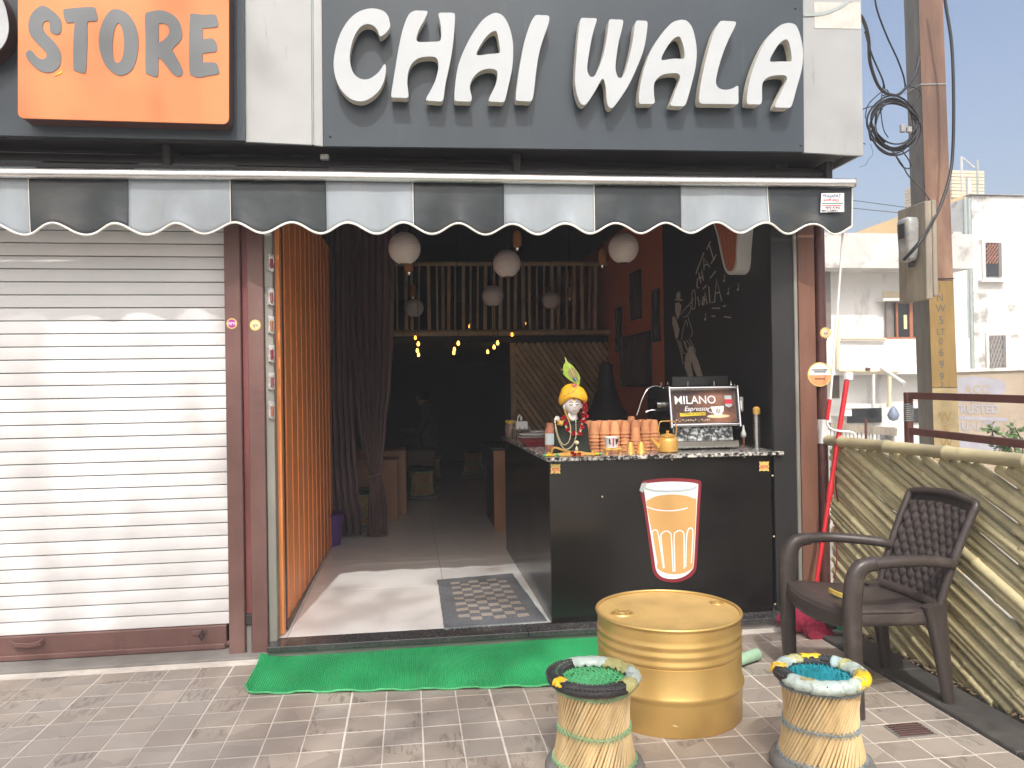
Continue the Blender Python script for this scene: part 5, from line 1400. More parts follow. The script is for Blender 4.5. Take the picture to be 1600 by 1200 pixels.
def rugp(u, v, dz=0):
    p = (ra*(1-v)+rb*v)*(1-u)+(rd*(1-v)+rc*v)*u
    ed_ = .006*noise.noise((u*9, v*9, 2))
    return Vector((p.x+ed_, p.y+ed_, FZ+.006+.003*noise.noise((u*5, v*6, 1))+dz))
ro = part('rug_cloth', MB().grid(lambda u, v: rugp(u, v), 24, 40), m_rug, rug, smooth=60)
chk = MB()
for r_ in range(14):
    for k in range(6):
        if (k+r_) % 2: continue
        u0, v0 = .16+k*.118, .10+r_*.058
        o = len(chk.v)
        for (du, dv_) in ((0, 0), (.112, 0), (.112, .054), (0, .054)):
            chk.v.append(rugp(u0+du, v0+dv_, .0016))
        chk.f.append((o, o+1, o+2, o+3))
part('beige_checks', chk, m_rugl, rug)
fr_ = MB()
for k in range(70):
    u = k/69
    for v, s in ((0, 1), (1, -1)):
        p = rugp(u, v); fr_.tube([p, p+Vector((random.uniform(-.006, .006), s*.016, -.004))], .0018, 4)
for k in range(100):
    p = rugp(1, k/99); fr_.tube([p, p+Vector((.012, random.uniform(-.006, .006), -.004))], .0018, 4)
part('fringe', fr_, m_stgrey, rug, kind='stuff')
gr = thing('pale_green_roll', 'rolled pale green rag on the tiles right of the gold drum', 'rag', P(1172, 1035, Z=0))
g1, g2 = P(1150, 1034, Z=.025), P(1183, 1022, Z=.030)
part('roll', MB().tube([g1-Vector((.12, .02, 0)), g1, g2], [.028, .028, .030], 12), m_sageplastic, gr, smooth=50)
part('rag_edge', MB().tube([g1+Vector((0, -.02, -.018)), g2+Vector((-.01, -.025, -.022))], .006, 6), m_dark, gr)

# ================================================================== GOLD DRUM
BX, BY, BR = 1.083, -.835, .300
dr = thing('gold_drum', 'gold painted half drum used as a table on the porch', 'drum', (BX, BY, 0))
H = .423
prof = [(BR*.99, 0), (BR*1.0, .004), (BR*1.0, .118), (BR*1.004, .126), (BR*1.028, .138), (BR*1.031, .145), (BR*1.026, .152), (BR*1.0, .163), (BR*.998, .262)]
for zc in (.277, .313, .349):
    prof += [(BR*.992, zc-.014), (BR*1.008, zc-.004), (BR*1.010, zc), (BR*1.008, zc+.005), (BR*.994, zc+.014)]
prof += [(BR*.996, .372), (BR*.996, .412)]
db = part('drum_shell', MB().lathe(prof, 72, (BX, BY, 0), cap=False), m_gold, dr, smooth=60)
part('drum_lid', MB().lathe([(BR*.997, .412), (BR*.97, .4145), (BR*.955, .4125), (BR*.6, .413), (0, .4155)], 64, (BX, BY, 0), cap=False), m_goldlid, dr, smooth=60)
rim = [(BX+BR*1.004*math.cos(a), BY+BR*1.004*math.sin(a), .4175) for a in (2*math.pi*k/72 for k in range(72))]
part('drum_rim', MB().tube(rim, .0065, 8, closed=True), m_gold, dr, smooth=60)
for (px, py, r_) in ((972, 958, .036), (1120, 942, .022)):
    p = P(px, py, Z=.414)
    bo = part('bung', MB().lathe([(r_, .4135), (r_, .420), (r_*.82, .421), (r_*.78, .416), (r_*.55, .416), (r_*.5, .422), (0, .4225)], 20, (p.x, p.y, 0)), m_gold, dr, smooth=40)
    part('bung_ring', MB().lathe([(r_*1.4, .4132), (r_*1.32, .4175), (r_*1.12, .4175), (r_*1.05, .4132)], 20, (p.x, p.y, 0)), m_gold, bo, smooth=40)
p = P(1017, 1127, Y=BY-BR*1.001)
sm_ = MB()
for k in range(12):
    a = R(-104+k*1.0); 
sm_.grid(lambda u, v: (BX+BR*1.0022*math.cos(R(-107.5+5.5*u)), BY+BR*1.0022*math.sin(R(-107.5+5.5*u)), .052-.004*u+.006*v*(1-.6*u)*math.sin(math.pi*min(max(u, .05), .95))), 8, 2)
part('paint_smear', sm_, m_tape_y, dr)

# ================================================================== CANE STOOLS
def stool(root, H=.352, rr=.140, cord=None, stitch=None, tapes=(), simple=False, seed=1):
    rnd = random.Random(seed)
    O = root.location
    def T(x, y, z): return Vector((O.x+x, O.y+y, O.z+z))
    part('base_tyre', MB().lathe([(.128, .0), (.168, .0), (.176, .012), (.177, .030), (.170, .046), (.150, .054), (.130, .050), (.126, .02)], 40, O, cap=False), m_dtyre, root, smooth=50)
    z0, z1 = .036, H-.028
    rb_, rt_ = .148, .136
    N_ = 30 if simple else 62
    tw = R(62)
    st_mb = MB()
    for k in range(N_):
        a = 2*math.pi*k/N_+rnd.uniform(-.012, .012)
        p = T(rb_*math.cos(a), rb_*math.sin(a), z0); q = T(rt_*math.cos(a+tw), rt_*math.sin(a+tw), z1)
        st_mb.tube([p, (p+q)/2, q], [.0062*rnd.uniform(.8, 1.12)]*3, 5)
    part('cane_wall', st_mb, m_cane, root, smooth=60, kind='stuff')
    si = MB()
    for k in range(N_//2):
        a = 2*math.pi*k/(N_//2)
        si.tube([T((rb_-.012)*math.cos(a), (rb_-.012)*math.sin(a), z0), T((rt_-.012)*math.cos(a-tw), (rt_-.012)*math.sin(a-tw), z1)], .0075, 5)
    si.lathe([(rb_-.022, z0), (rb_*.86-.018, (z0+z1)/2), (rt_-.022, z1)], 24, O, cap=False)
    part('inner_canes', si, m_canein, root, kind='stuff')
    # stitched bindings
    def radius(z):
        t = (z-z0)/(z1-z0)
        p = Vector((rb_, 0)); q = Vector((rt_*math.cos(tw), rt_*math.sin(tw)))
        return (p*(1-t)+q*t).length
    for zc, amp in ((.062, .009), (.172, .012), (H-.050, .009)):
        zz_ = MB(); n = 44
        for ph in (0, 1):
            pts = []
            for k in range(n):
                a = 2*math.pi*k/n
                z = zc+amp*(1 if (k+ph) % 2 else -1)+.003*math.sin(a*3+seed)
                r_ = radius(z)+.0085
                pts.append(T(r_*math.cos(a), r_*math.sin(a), z))
            zz_.tube(pts, .0017, 4, closed=True)
        for dz in (.0,):
            pts = [T((radius(zc+dz)+.0075)*math.cos(a), (radius(zc+dz)+.0075)*math.sin(a), zc+dz+.003*math.sin(a*3+seed)) for a in (2*math.pi*k/40 for k in range(40))]
            zz_.tube(pts, .0022, 4, closed=True)
        part('binding', zz_, stitch, root)
    # tyre rim
    R0, r0 = rr, .0265
    part('rim_tyre', MB().tube([T(R0*math.cos(a), R0*math.sin(a), H-.020) for a in (2*math.pi*k/44 for k in range(44))], r0, 12, closed=True, flat=.78), m_tyre, root, smooth=60)
    lug = MB()
    for k in range(72):
        a = 2*math.pi*k/72
        if simple and k % 2: continue
        if any((a0-3) <= (math.degrees(a)+w) <= (a1+3) for (a0, a1, *_r) in tapes for w in (-360, 0, 360)): continue
        for ph in (30, 150):
            b = R(ph); r1 = R0+.90*r0*math.cos(b); z = H-.020+.80*r0*math.sin(b)
            c0 = T((r1)*math.cos(a), r1*math.sin(a), z); c1 = T((r1+.007*math.cos(b))*math.cos(a+.05), (r1+.007*math.cos(b))*math.sin(a+.05), z+.004)
            lug.tube([c0, c1], .0042, 4)
    part('tread', lug, m_tyre, root, kind='stuff')
    # woven seat
    rs_ = R0-.019; n = 11 if simple else 16
    wv = MB()
    for ax in (0, 1):
        for k in range(n):
            c = -rs_+2*rs_*(k+.5)/n
            hl = math.sqrt(max(rs_*rs_-c*c, 0))
            if hl < .02: continue
            pts = []
            m_ = n
            for i in range(m_+1):
                s = -hl+2*hl*i/m_
                z = H-.030+.0036*(1 if (i+k+ax) % 2 else -1)-.010*(1-(s*s+c*c)/(rs_*rs_))
                x, y = (s, c) if ax == 0 else (c, s)
                an = R(18); x, y = x*math.cos(an)-y*math.sin(an), x*math.sin(an)+y*math.cos(an)
                pts.append(T(x, y, z))
            wv.tube(pts, .0052, 5, caps=False, flat=.7)
    for k in range(0 if simple else 46):
        a = 2*math.pi*k/46
        wv.tube([T((rs_-.010)*math.cos(a), (rs_-.010)*math.sin(a), H-.029), T((rs_+.004)*math.cos(a+.06), (rs_+.004)*math.sin(a+.06), H-.006), T((rs_+.012)*math.cos(a+.09), (rs_+.012)*math.sin(a+.09), H-.001)], .0024, 4)
    part('woven_seat', wv, cord, root, smooth=60)
    for i, (a0, a1, mt, w0, w1, k) in enumerate(tapes):
        def tp(u, v):
            a = R(a0+(a1-a0)*u); rag = .10*math.sin(u*23+i)*(1 if v < .5 else -1)
            b = R(w0+(w1-w0)*v)+.55*noise.noise((u*7+i, v, 9))*abs(2*v-1)
            r1 = r0*(1.10+.03*k+.20*noise.noise((u*5+i*3.1, v*3.5, k+.5))+.07*noise.noise((u*17+i, v*11, 2)))
            ra_ = a+.16*noise.noise((v*4.5, i*1.7+.3, u*2))*(1 if (u < .02 or u > .98) else .35)
            return T((R0+r1*math.cos(b))*math.cos(ra_), (R0+r1*math.cos(b))*math.sin(ra_), H-.020+.80*r1*math.sin(b))
        t_ = part('tape_patch', MB().grid(tp, max(9, int((a1-a0)/3)), 14), mt, root, smooth=70)
        so_ = t_.modifiers.new('thickness', 'SOLIDIFY'); so_.thickness = .0014
s1 = thing('cane_stool', 'cane stool with green woven seat and torn tape on its tyre rim', 'stool', (.637, -1.322, 0), 'cane stools with tyre rims')
stool(s1, .360, .140, m_gcord, m_gstitch, ((55, 112, m_tape_w, -30, 190, 0), (0, 58, m_tape_o, -20, 180, 1), (-42, 4, m_tape_w, -10, 150, 0), (-62, -40, m_tape_o, -40, 170, 1), (198, 214, m_tape_y, 10, 120, 1)), seed=3)
s2 = thing('cane_stool', 'cane stool with teal woven seat, rim mostly wrapped in whitish and yellow tape', 'stool', (1.437, -1.43, 0), 'cane stools with tyre rims')
stool(s2, .358, .136, m_tcord, m_bcord, ((197, 236, m_tape_w, -70, 150, 0), (230, 268, m_tape_w, -80, 170, 1), (264, 296, m_tape_w, -60, 160, 0), (286, 350, m_tape_o, -75, 175, 0), (292, 338, m_tape_y, -10, 120, 2), (345, 400, m_tape_w, -60, 190, 1), (14, 26, m_tape_o, 40, 200, 3), (62, 90, m_tape_y, 0, 130, 1), (100, 150, m_tape_w, 0, 170, 0), (96, 112, m_tape_o, 0, 170, 2), (146, 166, m_tape_y, 0, 140, 1), (215, 232, m_tape_o, 60, 190, 2)), seed=8)
# indoors, in the gloom
q = P(660, 779, Z=FZ)
s3 = thing('cane_stool', 'cane stool with green rim standing in the shade inside the shop', 'stool', (q.x, q.y, FZ), 'indoor cane stools')
stool(s3, .38, .140, m_gcord, m_gstitch, (), True, 5)
s4 = copy_tree(s3); s4.location = P(740, 741, Z=FZ); s4['label'] = 'farther dim cane stool by the dark doorway to the back'
s5 = copy_tree(s3); s5.location = (P(577, 815, Z=FZ).x, 3.45, FZ); s5['label'] = 'cane stool hidden behind the gathered curtain'

# ================================================================== PLASTIC ARMCHAIR
ch = thing('plastic_armchair', 'dark brown plastic armchair with quilted back beside the bamboo fence', 'chair', (2.02, -.8, 0))
yn, yf = -1.055, -.525        # near and far sides at the front
yrn, yrf = -1.02, -.61        # rear
def seatf(u, v):              # u across near->far, v front->back
    x = 1.775+.445*v-.030*math.sin(math.pi*u)*(1-v)
    ya = yn+(yrn+.01-yn)*v; yb2 = yf+(yrf-.01-yf)*v
    z = .435-.030*v-.014*math.sin(math.pi*u)*math.sin(math.pi*min(1, v*1.1+.1))
    if v < .12: z -= .012*(1-v/.12)**2
    return Vector((x, ya+(yb2-ya)*u, z))
o = part('seat', MB().grid(lambda u, v: seatf(u, v), 24, 20), m_chair, ch, smooth=60)
so = o.modifiers.new('thickness', 'SOLIDIFY'); so.thickness = .016; so.offset = -1
sk = MB()
sk.grid(lambda u, v: seatf(u, 0)+Vector((.001-.006*v, 0, -.006-.056*v-.016*math.sin(math.pi*u)*v)), 20, 4)
sk.grid(lambda u, v: seatf(0, u)+Vector((0, -.004*v, -.006-.058*v)), 12, 3)
sk.grid(lambda u, v: seatf(1, u)+Vector((0, .004*v, -.006-.058*v)), 12, 3)
o = part('seat_skirt', sk, m_chair, ch, smooth=60)
so = o.modifiers.new('thickness', 'SOLIDIFY'); so.thickness = .010
for (yy_, yr_, s) in ((yn, yrn, -1), (yf, yrf, 1)):
    lg = smooth_loop([(1.800, yy_+s*.012, 0), (1.790, yy_+s*.010, .22), (1.788, yy_+s*.006, .42), (1.796, yy_+s*.004, .52), (1.808, yy_+s*.004, .578), (1.84, yy_+s*.004, .615), (1.90, yy_+s*.004, .626)], 4, False)
    part('front_leg', MB().sweep(lg, (1, 0, 1.0) if False else [(1, 0, 0)]*17+[(0, 0, -1)]*(len(lg)-17) if False else (0, 1, 0), [.052]*len(lg), [.056+.020*math.sin(min(1, k/len(lg)*1.15)*3.1) for k in range(len(lg))]), m_chair, ch, smooth=50)
    ar = smooth_loop([(1.885, yy_+s*.004, .626), (2.00, yy_+s*.003, .628), (2.12, (yy_+yr_)/2+s*.004, .622), (2.22, yr_+s*.012, .610), (2.262, yr_+s*.006, .598)], 4, False)
    part('armrest', MB().sweep(ar, (0, 1, 0), .060, .042), m_chair, ch, smooth=50)
    rl = smooth_loop([(2.185, yr_, .43), (2.195, yr_, .36), (2.215, yr_+s*.006, .20), (2.238, yr_+s*.010, 0)], 4, False)
    part('rear_leg', MB().sweep(rl, (0, 1, 0), [.050-.010*k/len(rl) for k in range(len(rl))], [.110-.068*min(1, k/(len(rl)-1)*1.05) for k in range(len(rl))]), m_chair, ch, smooth=50)
def backf(u, v):             # u near->far, v bottom->top
    z = .405+.428*v
    x = 2.205+.125*v+.045*v*v-.03*math.sin(math.pi*u)*(-1)*.8
    wn_ = yrn-.012*v; wf = yrf+.012*v
    z += .016*math.sin(math.pi*u)*v
    return Vector((x, wn_+(wf-wn_)*u, z))
def quilt(u, v):
    p = backf(.06+.88*u, .06+.88*v)
    d = abs(math.sin((u*7+v*5.5)*math.pi))*abs(math.sin((u*7-v*5.5)*math.pi))
    return p+Vector((-.016*(d**.6)+.006, 0, 0))
o = part('quilted_panel', MB().grid(quilt, 70, 60), m_chair, ch, smooth=75)
part('panel_back', MB().grid(lambda u, v: backf(u, v)+Vector((.020, 0, 0)), 12, 12), m_chair, ch, smooth=60)
fr2 = [backf(0, v) for v in (0, .2, .4, .6, .8, .93)]+[backf(.0, 1.01)]+[backf(u, 1.04) for u in (.05, .3, .5, .7, .95)]+[backf(1.0, 1.01)]+[backf(1, v) for v in (.93, .8, .6, .4, .2, 0)]
part('back_frame', MB().tube(smooth_loop([tuple(p) for p in fr2], 3, False), .017, 10), m_chair, ch, smooth=60)
part('back_base', MB().tube([backf(u, .03)+Vector((-.004, 0, 0)) for u in (0, .25, .5, .75, 1)], .026, 10), m_chair, ch, smooth=60)
yp = thing('yellow_strip', 'curved pale yellow plastic strip lying on the chair seat', 'strip', P(1316, 930, Z=.43))
ya_ = smooth_loop([tuple(P(1296, 922, Z=.436)), tuple(P(1308, 928, Z=.434)), tuple(P(1322, 932, Z=.432)), tuple(P(1340, 933, Z=.432))], 4, False)
part('strip', MB().sweep(ya_, (0, 0, 1), .022, .006), M('pale_yellow_plastic', (.66, .47, .10), .4), yp, smooth=40)
part('strip_flange', MB().sweep([Vector(p)+Vector((.004, .012, -.006)) for p in ya_], (0, 1, 0), .022, .004), M('pale_yellow_plastic_2', (.60, .44, .12), .4), yp, smooth=40)
# ================================================================== BAMBOO FENCE
XF = 2.45
fn_ = thing('bamboo_fence', 'fence of slanting bamboo poles under a thick bamboo top rail, right of the porch', 'fence', (XF, -1, 0))
ya, yb2 = .19, -2.9
zl, zh = P(1300, 694, X=XF), P(1600, 716, X=XF)
def topz(y): return 1.035+.006*math.sin(y*2.1)
part('top_rail', bampole((XF-.03, ya+.05, topz(ya)), (XF-.03, yb2, topz(yb2)+.01), .031, .42, 14, jit=.01), m_bamrail, fn_, smooth=50)
rnd = random.Random(11)
c = -.02
while c < 2.45:
    sl_ = .43+rnd.uniform(-.018, .018)
    r_ = rnd.uniform(.019, .027)
    # z = c + sl*(y-ya)
    y_hi = ya if c <= 1.0 else ya-(c-1.0)/sl_
    z_hi = min(c, 1.0)
    y_lo = ya-(c-.01)/sl_; z_lo = .0
    if y_lo < yb2: z_lo = c+sl_*(yb2-ya); y_lo = yb2
    if y_hi-y_lo > .03:
        x_ = XF+rnd.uniform(-.008, .012)
        part('bamboo_pole', bampole((x_, y_hi, z_hi), (x_+rnd.uniform(-.006, .006), y_lo, z_lo), r_, .42, 9, jit=.004), m_bamboo, fn_, smooth=50)
    c += rnd.uniform(.030, .041)
for y in (-.1, -1.15, -2.3):
    part('rear_post', bampole((XF+.055, y, -.25), (XF+.055, y, 1.0), .028, .3, 9), m_bamboo, fn_, smooth=50)
for z in (.35, .72):
    part('rear_rail', bampole((XF+.055, ya, z), (XF+.055, yb2, z), .02, .4, 8), m_bamboo, fn_, smooth=50)

# iron railing just beyond the fence
ir = thing('iron_railing', 'rust brown iron railing with two bars behind the bamboo fence', 'railing', (2.72, -.5, -.3))
XI = 2.72
r0_, r1_ = P(1419, 618, X=XI), P(1600, 624, X=XI)
l0, l1 = P(1419, 673, X=XI), P(1600, 694, X=XI)
part('post', MB().cbox(XI-.018, XI+.018, r0_.y-.018, r0_.y+.018, -.3, r0_.z+.018, .003), m_iron, ir)
d_ = (r1_-r0_).normalized(); part('top_bar', MB().bar(r0_+Vector((0, -.019, 0)), r0_+d_*2.2, (0, 0, 1), .036, .028), m_iron, ir)
d_ = (l1-l0).normalized(); part('lower_bar', MB().bar(l0+Vector((0, -.019, 0)), l0+d_*2.2, (0, 0, 1), .036, .028), m_iron, ir)
wr = [(XI+.024*math.cos(k*.9), r0_.y+.024*math.sin(k*.9), l0.z+.05+.0016*k) for k in range(62)]
part('wire_wrap', MB().tube(wr, .0035, 5), m_gpipe, ir)
part('post', MB().cbox(XI-.018, XI+.018, -1.95, -1.914, -.3, r0_.z+.018, .003), m_iron, ir)

# ================================================================== CLEANING TOOLS BY THE POST
mp_ = thing('red_mop_handle', 'red mop stick leaning against the brown post behind the armchair', 'mop', P(1270, 950, Z=0))
a, b = P(1323, 596, Y=.10), P(1270, 948, Y=-.02); b.z = max(b.z, .02)
part('upper_tube', MB().tube([b.lerp(a, .52), a], [.0125, .0145], 12), m_red, mp_, smooth=50)
part('lower_tube', MB().tube([b, b.lerp(a, .50)], .0115, 12), m_red, mp_, smooth=50)
part('joint_sleeve', MB().tube([b.lerp(a, .46), b.lerp(a, .48), b.lerp(a, .53), b.lerp(a, .55)], [.0125, .017, .017, .0125], 12), m_red, mp_, smooth=50)
part('end_cap', MB().tube([a, a+(a-b).normalized()*.012], [.0146, .009], 12), m_maroon, mp_, smooth=50)
ck_ = thing('awning_crank', 'white awning crank rod with red grips hanging beside the drain pipe', 'crank', P(1334, 724, Y=.06))
part('rod', MB().tube([P(1318, 352, Y=.02), P(1308, 490, Y=.04), P(1297, 628, Y=.06)], .0068, 8), m_whiteplastic, ck_, smooth=50)
part('grip', MB().tube([P(1296.5, 624, Y=.06), P(1292.5, 656, Y=.06)], .0105, 12), m_red, ck_, smooth=50)
part('bent_rod', MB().tube(smooth_loop([P(1292.5, 654, Y=.06), P(1293, 663, Y=.06), P(1300, 671, Y=.055), P(1316, 674, Y=.05), P(1329, 675, Y=.045), P(1336, 681, Y=.045), P(1337, 704, Y=.045)], 5, False), .0068, 8), m_whiteplastic, ck_, smooth=50)
part('grip', MB().tube([P(1337, 702, Y=.045), P(1334.5, 725, Y=.045)], .0115, 12), m_red, ck_, smooth=50)
part('hook', MB().tube(smooth_loop([P(1318, 354, Y=.02), P(1320, 340, Y=.02), P(1316, 333, Y=.02)], 3, False), .005, 6), m_steel, ck_)
def broom(loop, Y, neck, lab):
    t = thing('magenta_brush', lab, 'brush', P(loop[0][0], max(p[1] for p in loop), Y=Y), 'magenta brush heads')
    mb = MB()
    lp_ = [P(*p, Y=Y) for p in smooth_loop(loop, 3)]
    mb.prism([lp_], (0, .05, 0))
    part('bristle_block', mb, m_magenta, t)
    br2 = MB(); nk = P(*neck, Y=Y+.02)
    for k in range(110):
        q = lp_[random.randrange(len(lp_))]+Vector((random.uniform(-.006, .006), random.uniform(-.012, .05), random.uniform(-.012, .004)))
        br2.tube([nk.lerp(q, .25), q], .0022, 4, caps=False)
    part('bristles', br2, m_magenta, t, kind='stuff')
    part('ferrule', MB().tube([nk, nk+Vector((.005, .01, .05))], [.022, .013], 10), m_maroon, t, smooth=50)
broom([(1244, 953), (1262, 958), (1275, 975), (1262, 990), (1245, 985), (1220, 977), (1226, 960)], -.04, (1252, 952), 'magenta brush head farther left, partly behind the chair leg')
broom([(1284, 963), (1292, 967), (1305, 1001), (1292, 1005), (1268, 999), (1261, 985), (1268, 974)], -.13, (1287, 966), 'magenta brush head nearer the fence, under the chair')
dp = thing('dustpan', 'dark dustpan with a small white label behind the chair', 'dustpan', P(1266, 968, Y=-.02))
part('pan', MB().prism([[P(*p, Y=-.03) for p in smooth_loop([(1250, 948), (1262, 941), (1280, 944), (1286, 956), (1276, 967), (1260, 964)], 3)]], (0, .035, 0)), m_duster, dp)
part('label', MB().prism([[P(*p, Y=-.0325) for p in ((1264, 955), (1273, 957), (1271, 963.5), (1263.5, 961.5))]], (0, .002, 0)), m_stwhite, dp)
bt_ = thing('dark_bottle', 'dark bottle with green cap lying under the chair', 'bottle', P(1305, 985, Z=0))
b0, b1 = P(1288, 966, Y=-.10), P(1309, 977, Y=-.16)
part('bottle_body', MB().tube([b0, b0.lerp(b1, .15), b0.lerp(b1, .8), b1], [.02, .036, .036, .022], 14), m_dark, bt_, smooth=50)
b2 = P(1323, 979, Y=-.19)
part('cap', MB().tube([b1, b1.lerp(b2, .2), b2], [.024, .026, .022], 14), m_greenbottle, bt_, smooth=40)
tw_ = thing('pink_twine', 'pink twine hanging beside the drain pipe', 'twine', P(1304, 890, Y=.1))
part('strand', MB().tube(smooth_loop([P(1310, 700, Y=.14), P(1306, 760, Y=.13), P(1312, 800, Y=.13), P(1305, 822, Y=.13), P(1308, 870, Y=.12), P(1304, 905, Y=.12)], 4, False), .004, 5), m_maroon, tw_)

# ================================================================== ELECTRIC POLE, METER, CABLES
YP = 1.30
pole = thing('electric_pole', 'leaning precast concrete electric pole painted yellow at the bottom with stencilled code', 'pole', P(1470, 760, Y=YP))
def ploop(y0_, x00, x01, y1_, x10, x11): return [(x00, y0_), (x01, y0_), (x11, y1_), (x10, y1_)]
top_, bot_ = (-120, 1431, 1468.5), (900, 1467, 1507)
def edge(y):
    t = (y-top_[0])/(bot_[0]-top_[0]); return top_[1]+(bot_[1]-top_[1])*t, top_[2]+(bot_[2]-top_[2])*t
def pband(y0_, y1_, Y): 
    a0, a1 = edge(y0_); b0_, b1_ = edge(y1_)
    return [P(a0, y0_, Y=Y), P(a1, y0_, Y=Y), P(b1_, y1_, Y=Y), P(b0_, y1_, Y=Y)]
part('shaft', MB().prism([pband(-120, 900, YP)], (0, .17, 0)), m_pole, pole)
part('rust_stained_face', MB().prism([pband(-120, 438, YP-.005)], (0, .0045, 0)), m_polebr, pole)
part('yellow_band', MB().prism([pband(439, 605, YP-.005)], (0, .0045, 0)), m_poleye, pole)
part('worn_yellow_band', MB().prism([pband(606.5, 900, YP-.005)], (0, .0045, 0)), m_poleold, pole)
for y in (132, 436):
    e0_, e1_ = edge(y)
    q0, q1 = P(e0_, y, Y=YP-.008), P(e1_, y-1, Y=YP-.008)
    part('tie_wire', MB().tube([q0+Vector((-.012, .18, .0)), q0+Vector((-.006, 0, 0)), q1+Vector((.006, 0, 0)), q1+Vector((.01, .18, 0))], .004, 5), m_gpipe if y < 200 else m_cable, pole)
for t_, px, py, s in (('I', 1468, 455, .058), ('N', 1469, 470, .058), ('W', 1470, 487, .058), ('5', 1471, 506, .064), ('LT', 1470, 523, .050), ('0', 1470, 538, .056), ('6', 1471, 556, .062), ('9', 1471.5, 575, .062), ('9', 1471.5, 594, .062), ('3', 1471.5, 604.5, .040)):
    part('stencil_mark', text_mb(t_, s*1.3, P(px, py, Y=YP-.0062), (1, 0, .01), (-.01, 0, 1), align='CENTER', bold=.012), M('faded_stencil', (.11, .10, .085), .8, bump=0) if t_ == 'I' else bpy.data.materials['faded_stencil'], pole)
for t_, px, py, s in (('W', 1477, 659, .10), ('S', 1478, 679, .10), ('W', 1479, 699, .10)):
    part('stencil_mark', text_mb(t_, s, P(px, py, Y=YP-.0062), (1, 0, .01), (-.01, 0, 1), align='CENTER', bold=.01), m_poleye, pole)
Xm = P(1447, 400, Y=1.0).x
zb0, zb1 = P(1447, 467, Y=1.0).z, P(1447, 314, Y=1.0).z
bd = thing('meter_board', 'weathered wooden board fixed to the electric pole carrying the meter', 'board', (Xm, 1.15, zb0))
part('board_face', MB().cbox(Xm, Xm+.05, 1.0, 1.31, zb0, zb1, .004), m_board, bd)
part('edge_batten', MB().cbox(Xm+.051, Xm+.085, .995, 1.05, zb0+.02, zb1+.008, .004), m_board, bd)
mt = thing('electric_meter', 'cloudy grey electric meter on the wooden board', 'meter', (Xm-.05, 1.15, P(1410, 412, Y=1.1).z))
zm0, zm1 = P(1410, 410, Y=1.1).z, P(1410, 337, Y=1.1).z
def meterf(u, v):
    a = u*2*math.pi; z = zm0+(zm1-zm0)*v
    k = (1-abs(2*v-1)**6)**.25 if 0 < v < 1 else 0
    sx = abs(math.cos(a))**.5*math.copysign(1, math.cos(a)); sy = abs(math.sin(a))**.5*math.copysign(1, math.sin(a))
    w = .065+.012*v
    return (Xm-.045+.052*sx*k*(.75+.3*v), 1.13+w*sy*k, z)
part('meter_case', MB().grid(meterf, 28, 20, closed_u=True), m_meter, mt, smooth=60)
part('meter_window', MB().cbox(Xm-.104, Xm-.096, 1.09, 1.16, zm0+(zm1-zm0)*.52, zm0+(zm1-zm0)*.84, .003), m_dark, mt)
part('cable_gland', MB().tube([(Xm-.03, 1.12, zm0-.03), (Xm-.03, 1.12, zm0+.02)], .02, 10), m_cable, mt)
YK = 1.18
co = thing('cable_coil', 'tangled coil of black cable hanging beside the electric pole', 'cable', P(1398, 240, Y=YK))
def ring(cx, cy, rx, ry, ph, turns=1.0, n=40, wob=3):
    return [P(cx+(rx+wob*math.sin(a*2.3+ph))*math.cos(a+ph), cy+(ry+wob*math.sin(a*1.7+ph*2))*math.sin(a+ph), Y=YK+.02*math.sin(a*1.5+ph)) for a in (2*math.pi*turns*k/n for k in range(n+1))]
for k, (cx, cy, rx, ry, ph, r_) in enumerate(((1395, 193, 38, 41, 0, .0075), (1396, 196, 35, 37, 1, .007), (1397, 192, 32, 36, 2, .007), (1394, 198, 36, 39, 3, .006), (1399, 195, 33, 34, 4, .007), (1398, 200, 38, 40, 5.3, .006), (1396, 190, 34, 34, .6, .006), (1397, 202, 40, 38, 2.6, .0055))):
    part('cable_loop', MB().tube(ring(cx, cy, rx, ry, ph, 1.0), r_, 6, closed=False), m_cable, co, smooth=60)
def cable(pts, r_, Y=YK, parent=co, mat_=m_cable, name='cable_run'):
    part(name, MB().tube(smooth_loop([tuple(P(*p, Y=Y)) for p in pts], 5, False), r_, 6), mat_, parent, smooth=60)
cable([(1352, 225), (1335, 218), (1326, 200), (1332, 180), (1355, 168), (1382, 163), (1392, 158)], .004)
cable([(1352, 185), (1356, 165), (1372, 148), (1384, 140), (1388, 146), (1378, 150)], .004)
cable([(1405, 230), (1420, 250), (1423, 262), (1410, 260), (1397, 238)], .005)
cable([(1378, 120), (1380, 135), (1376, 165), (1380, 200), (1388, 215)], .004)
cable([(1420, 135), (1436, 140), (1437, 152), (1427, 165)], .004)
cable([(1360, 225), (1364, 240), (1358, 248), (1352, 258), (1343, 261)], .0015)
part('cable_joint', MB().cbox(*(lambda q: (q.x-.02, q.x+.02, YK-.03, YK-.005, q.z-.03, q.z+.03))(P(1408, 202, Y=YK)), .006), m_greyplastic, co)
part('cable_joint', MB().cbox(*(lambda q: (q.x-.02, q.x+.02, YK-.03, YK-.005, q.z-.022, q.z+.022))(P(1418, 204, Y=YK)), .006), m_greyplastic, co)
sc_ = thing('service_cable', 'thick black service cable drooping from the fascia end to the pole', 'cable', P(1380, 148, Y=.9))
def cable2(pts, r_, parent, mat_=m_cable):
    part('cable_run', MB().tube(smooth_loop([tuple(P(px, py, Y=y)) for px, py, y in pts], 5, False), r_, 8), mat_, parent, smooth=60)
cable2([(1340, 20, .1), (1349, 32, .2), (1357, 60, .5), (1360, 100, .8), (1375, 138, 1.0), (1398, 149, 1.1), (1413, 140, 1.15), (1430, 115, 1.2), (1436, 90, 1.25)], .011, sc_)
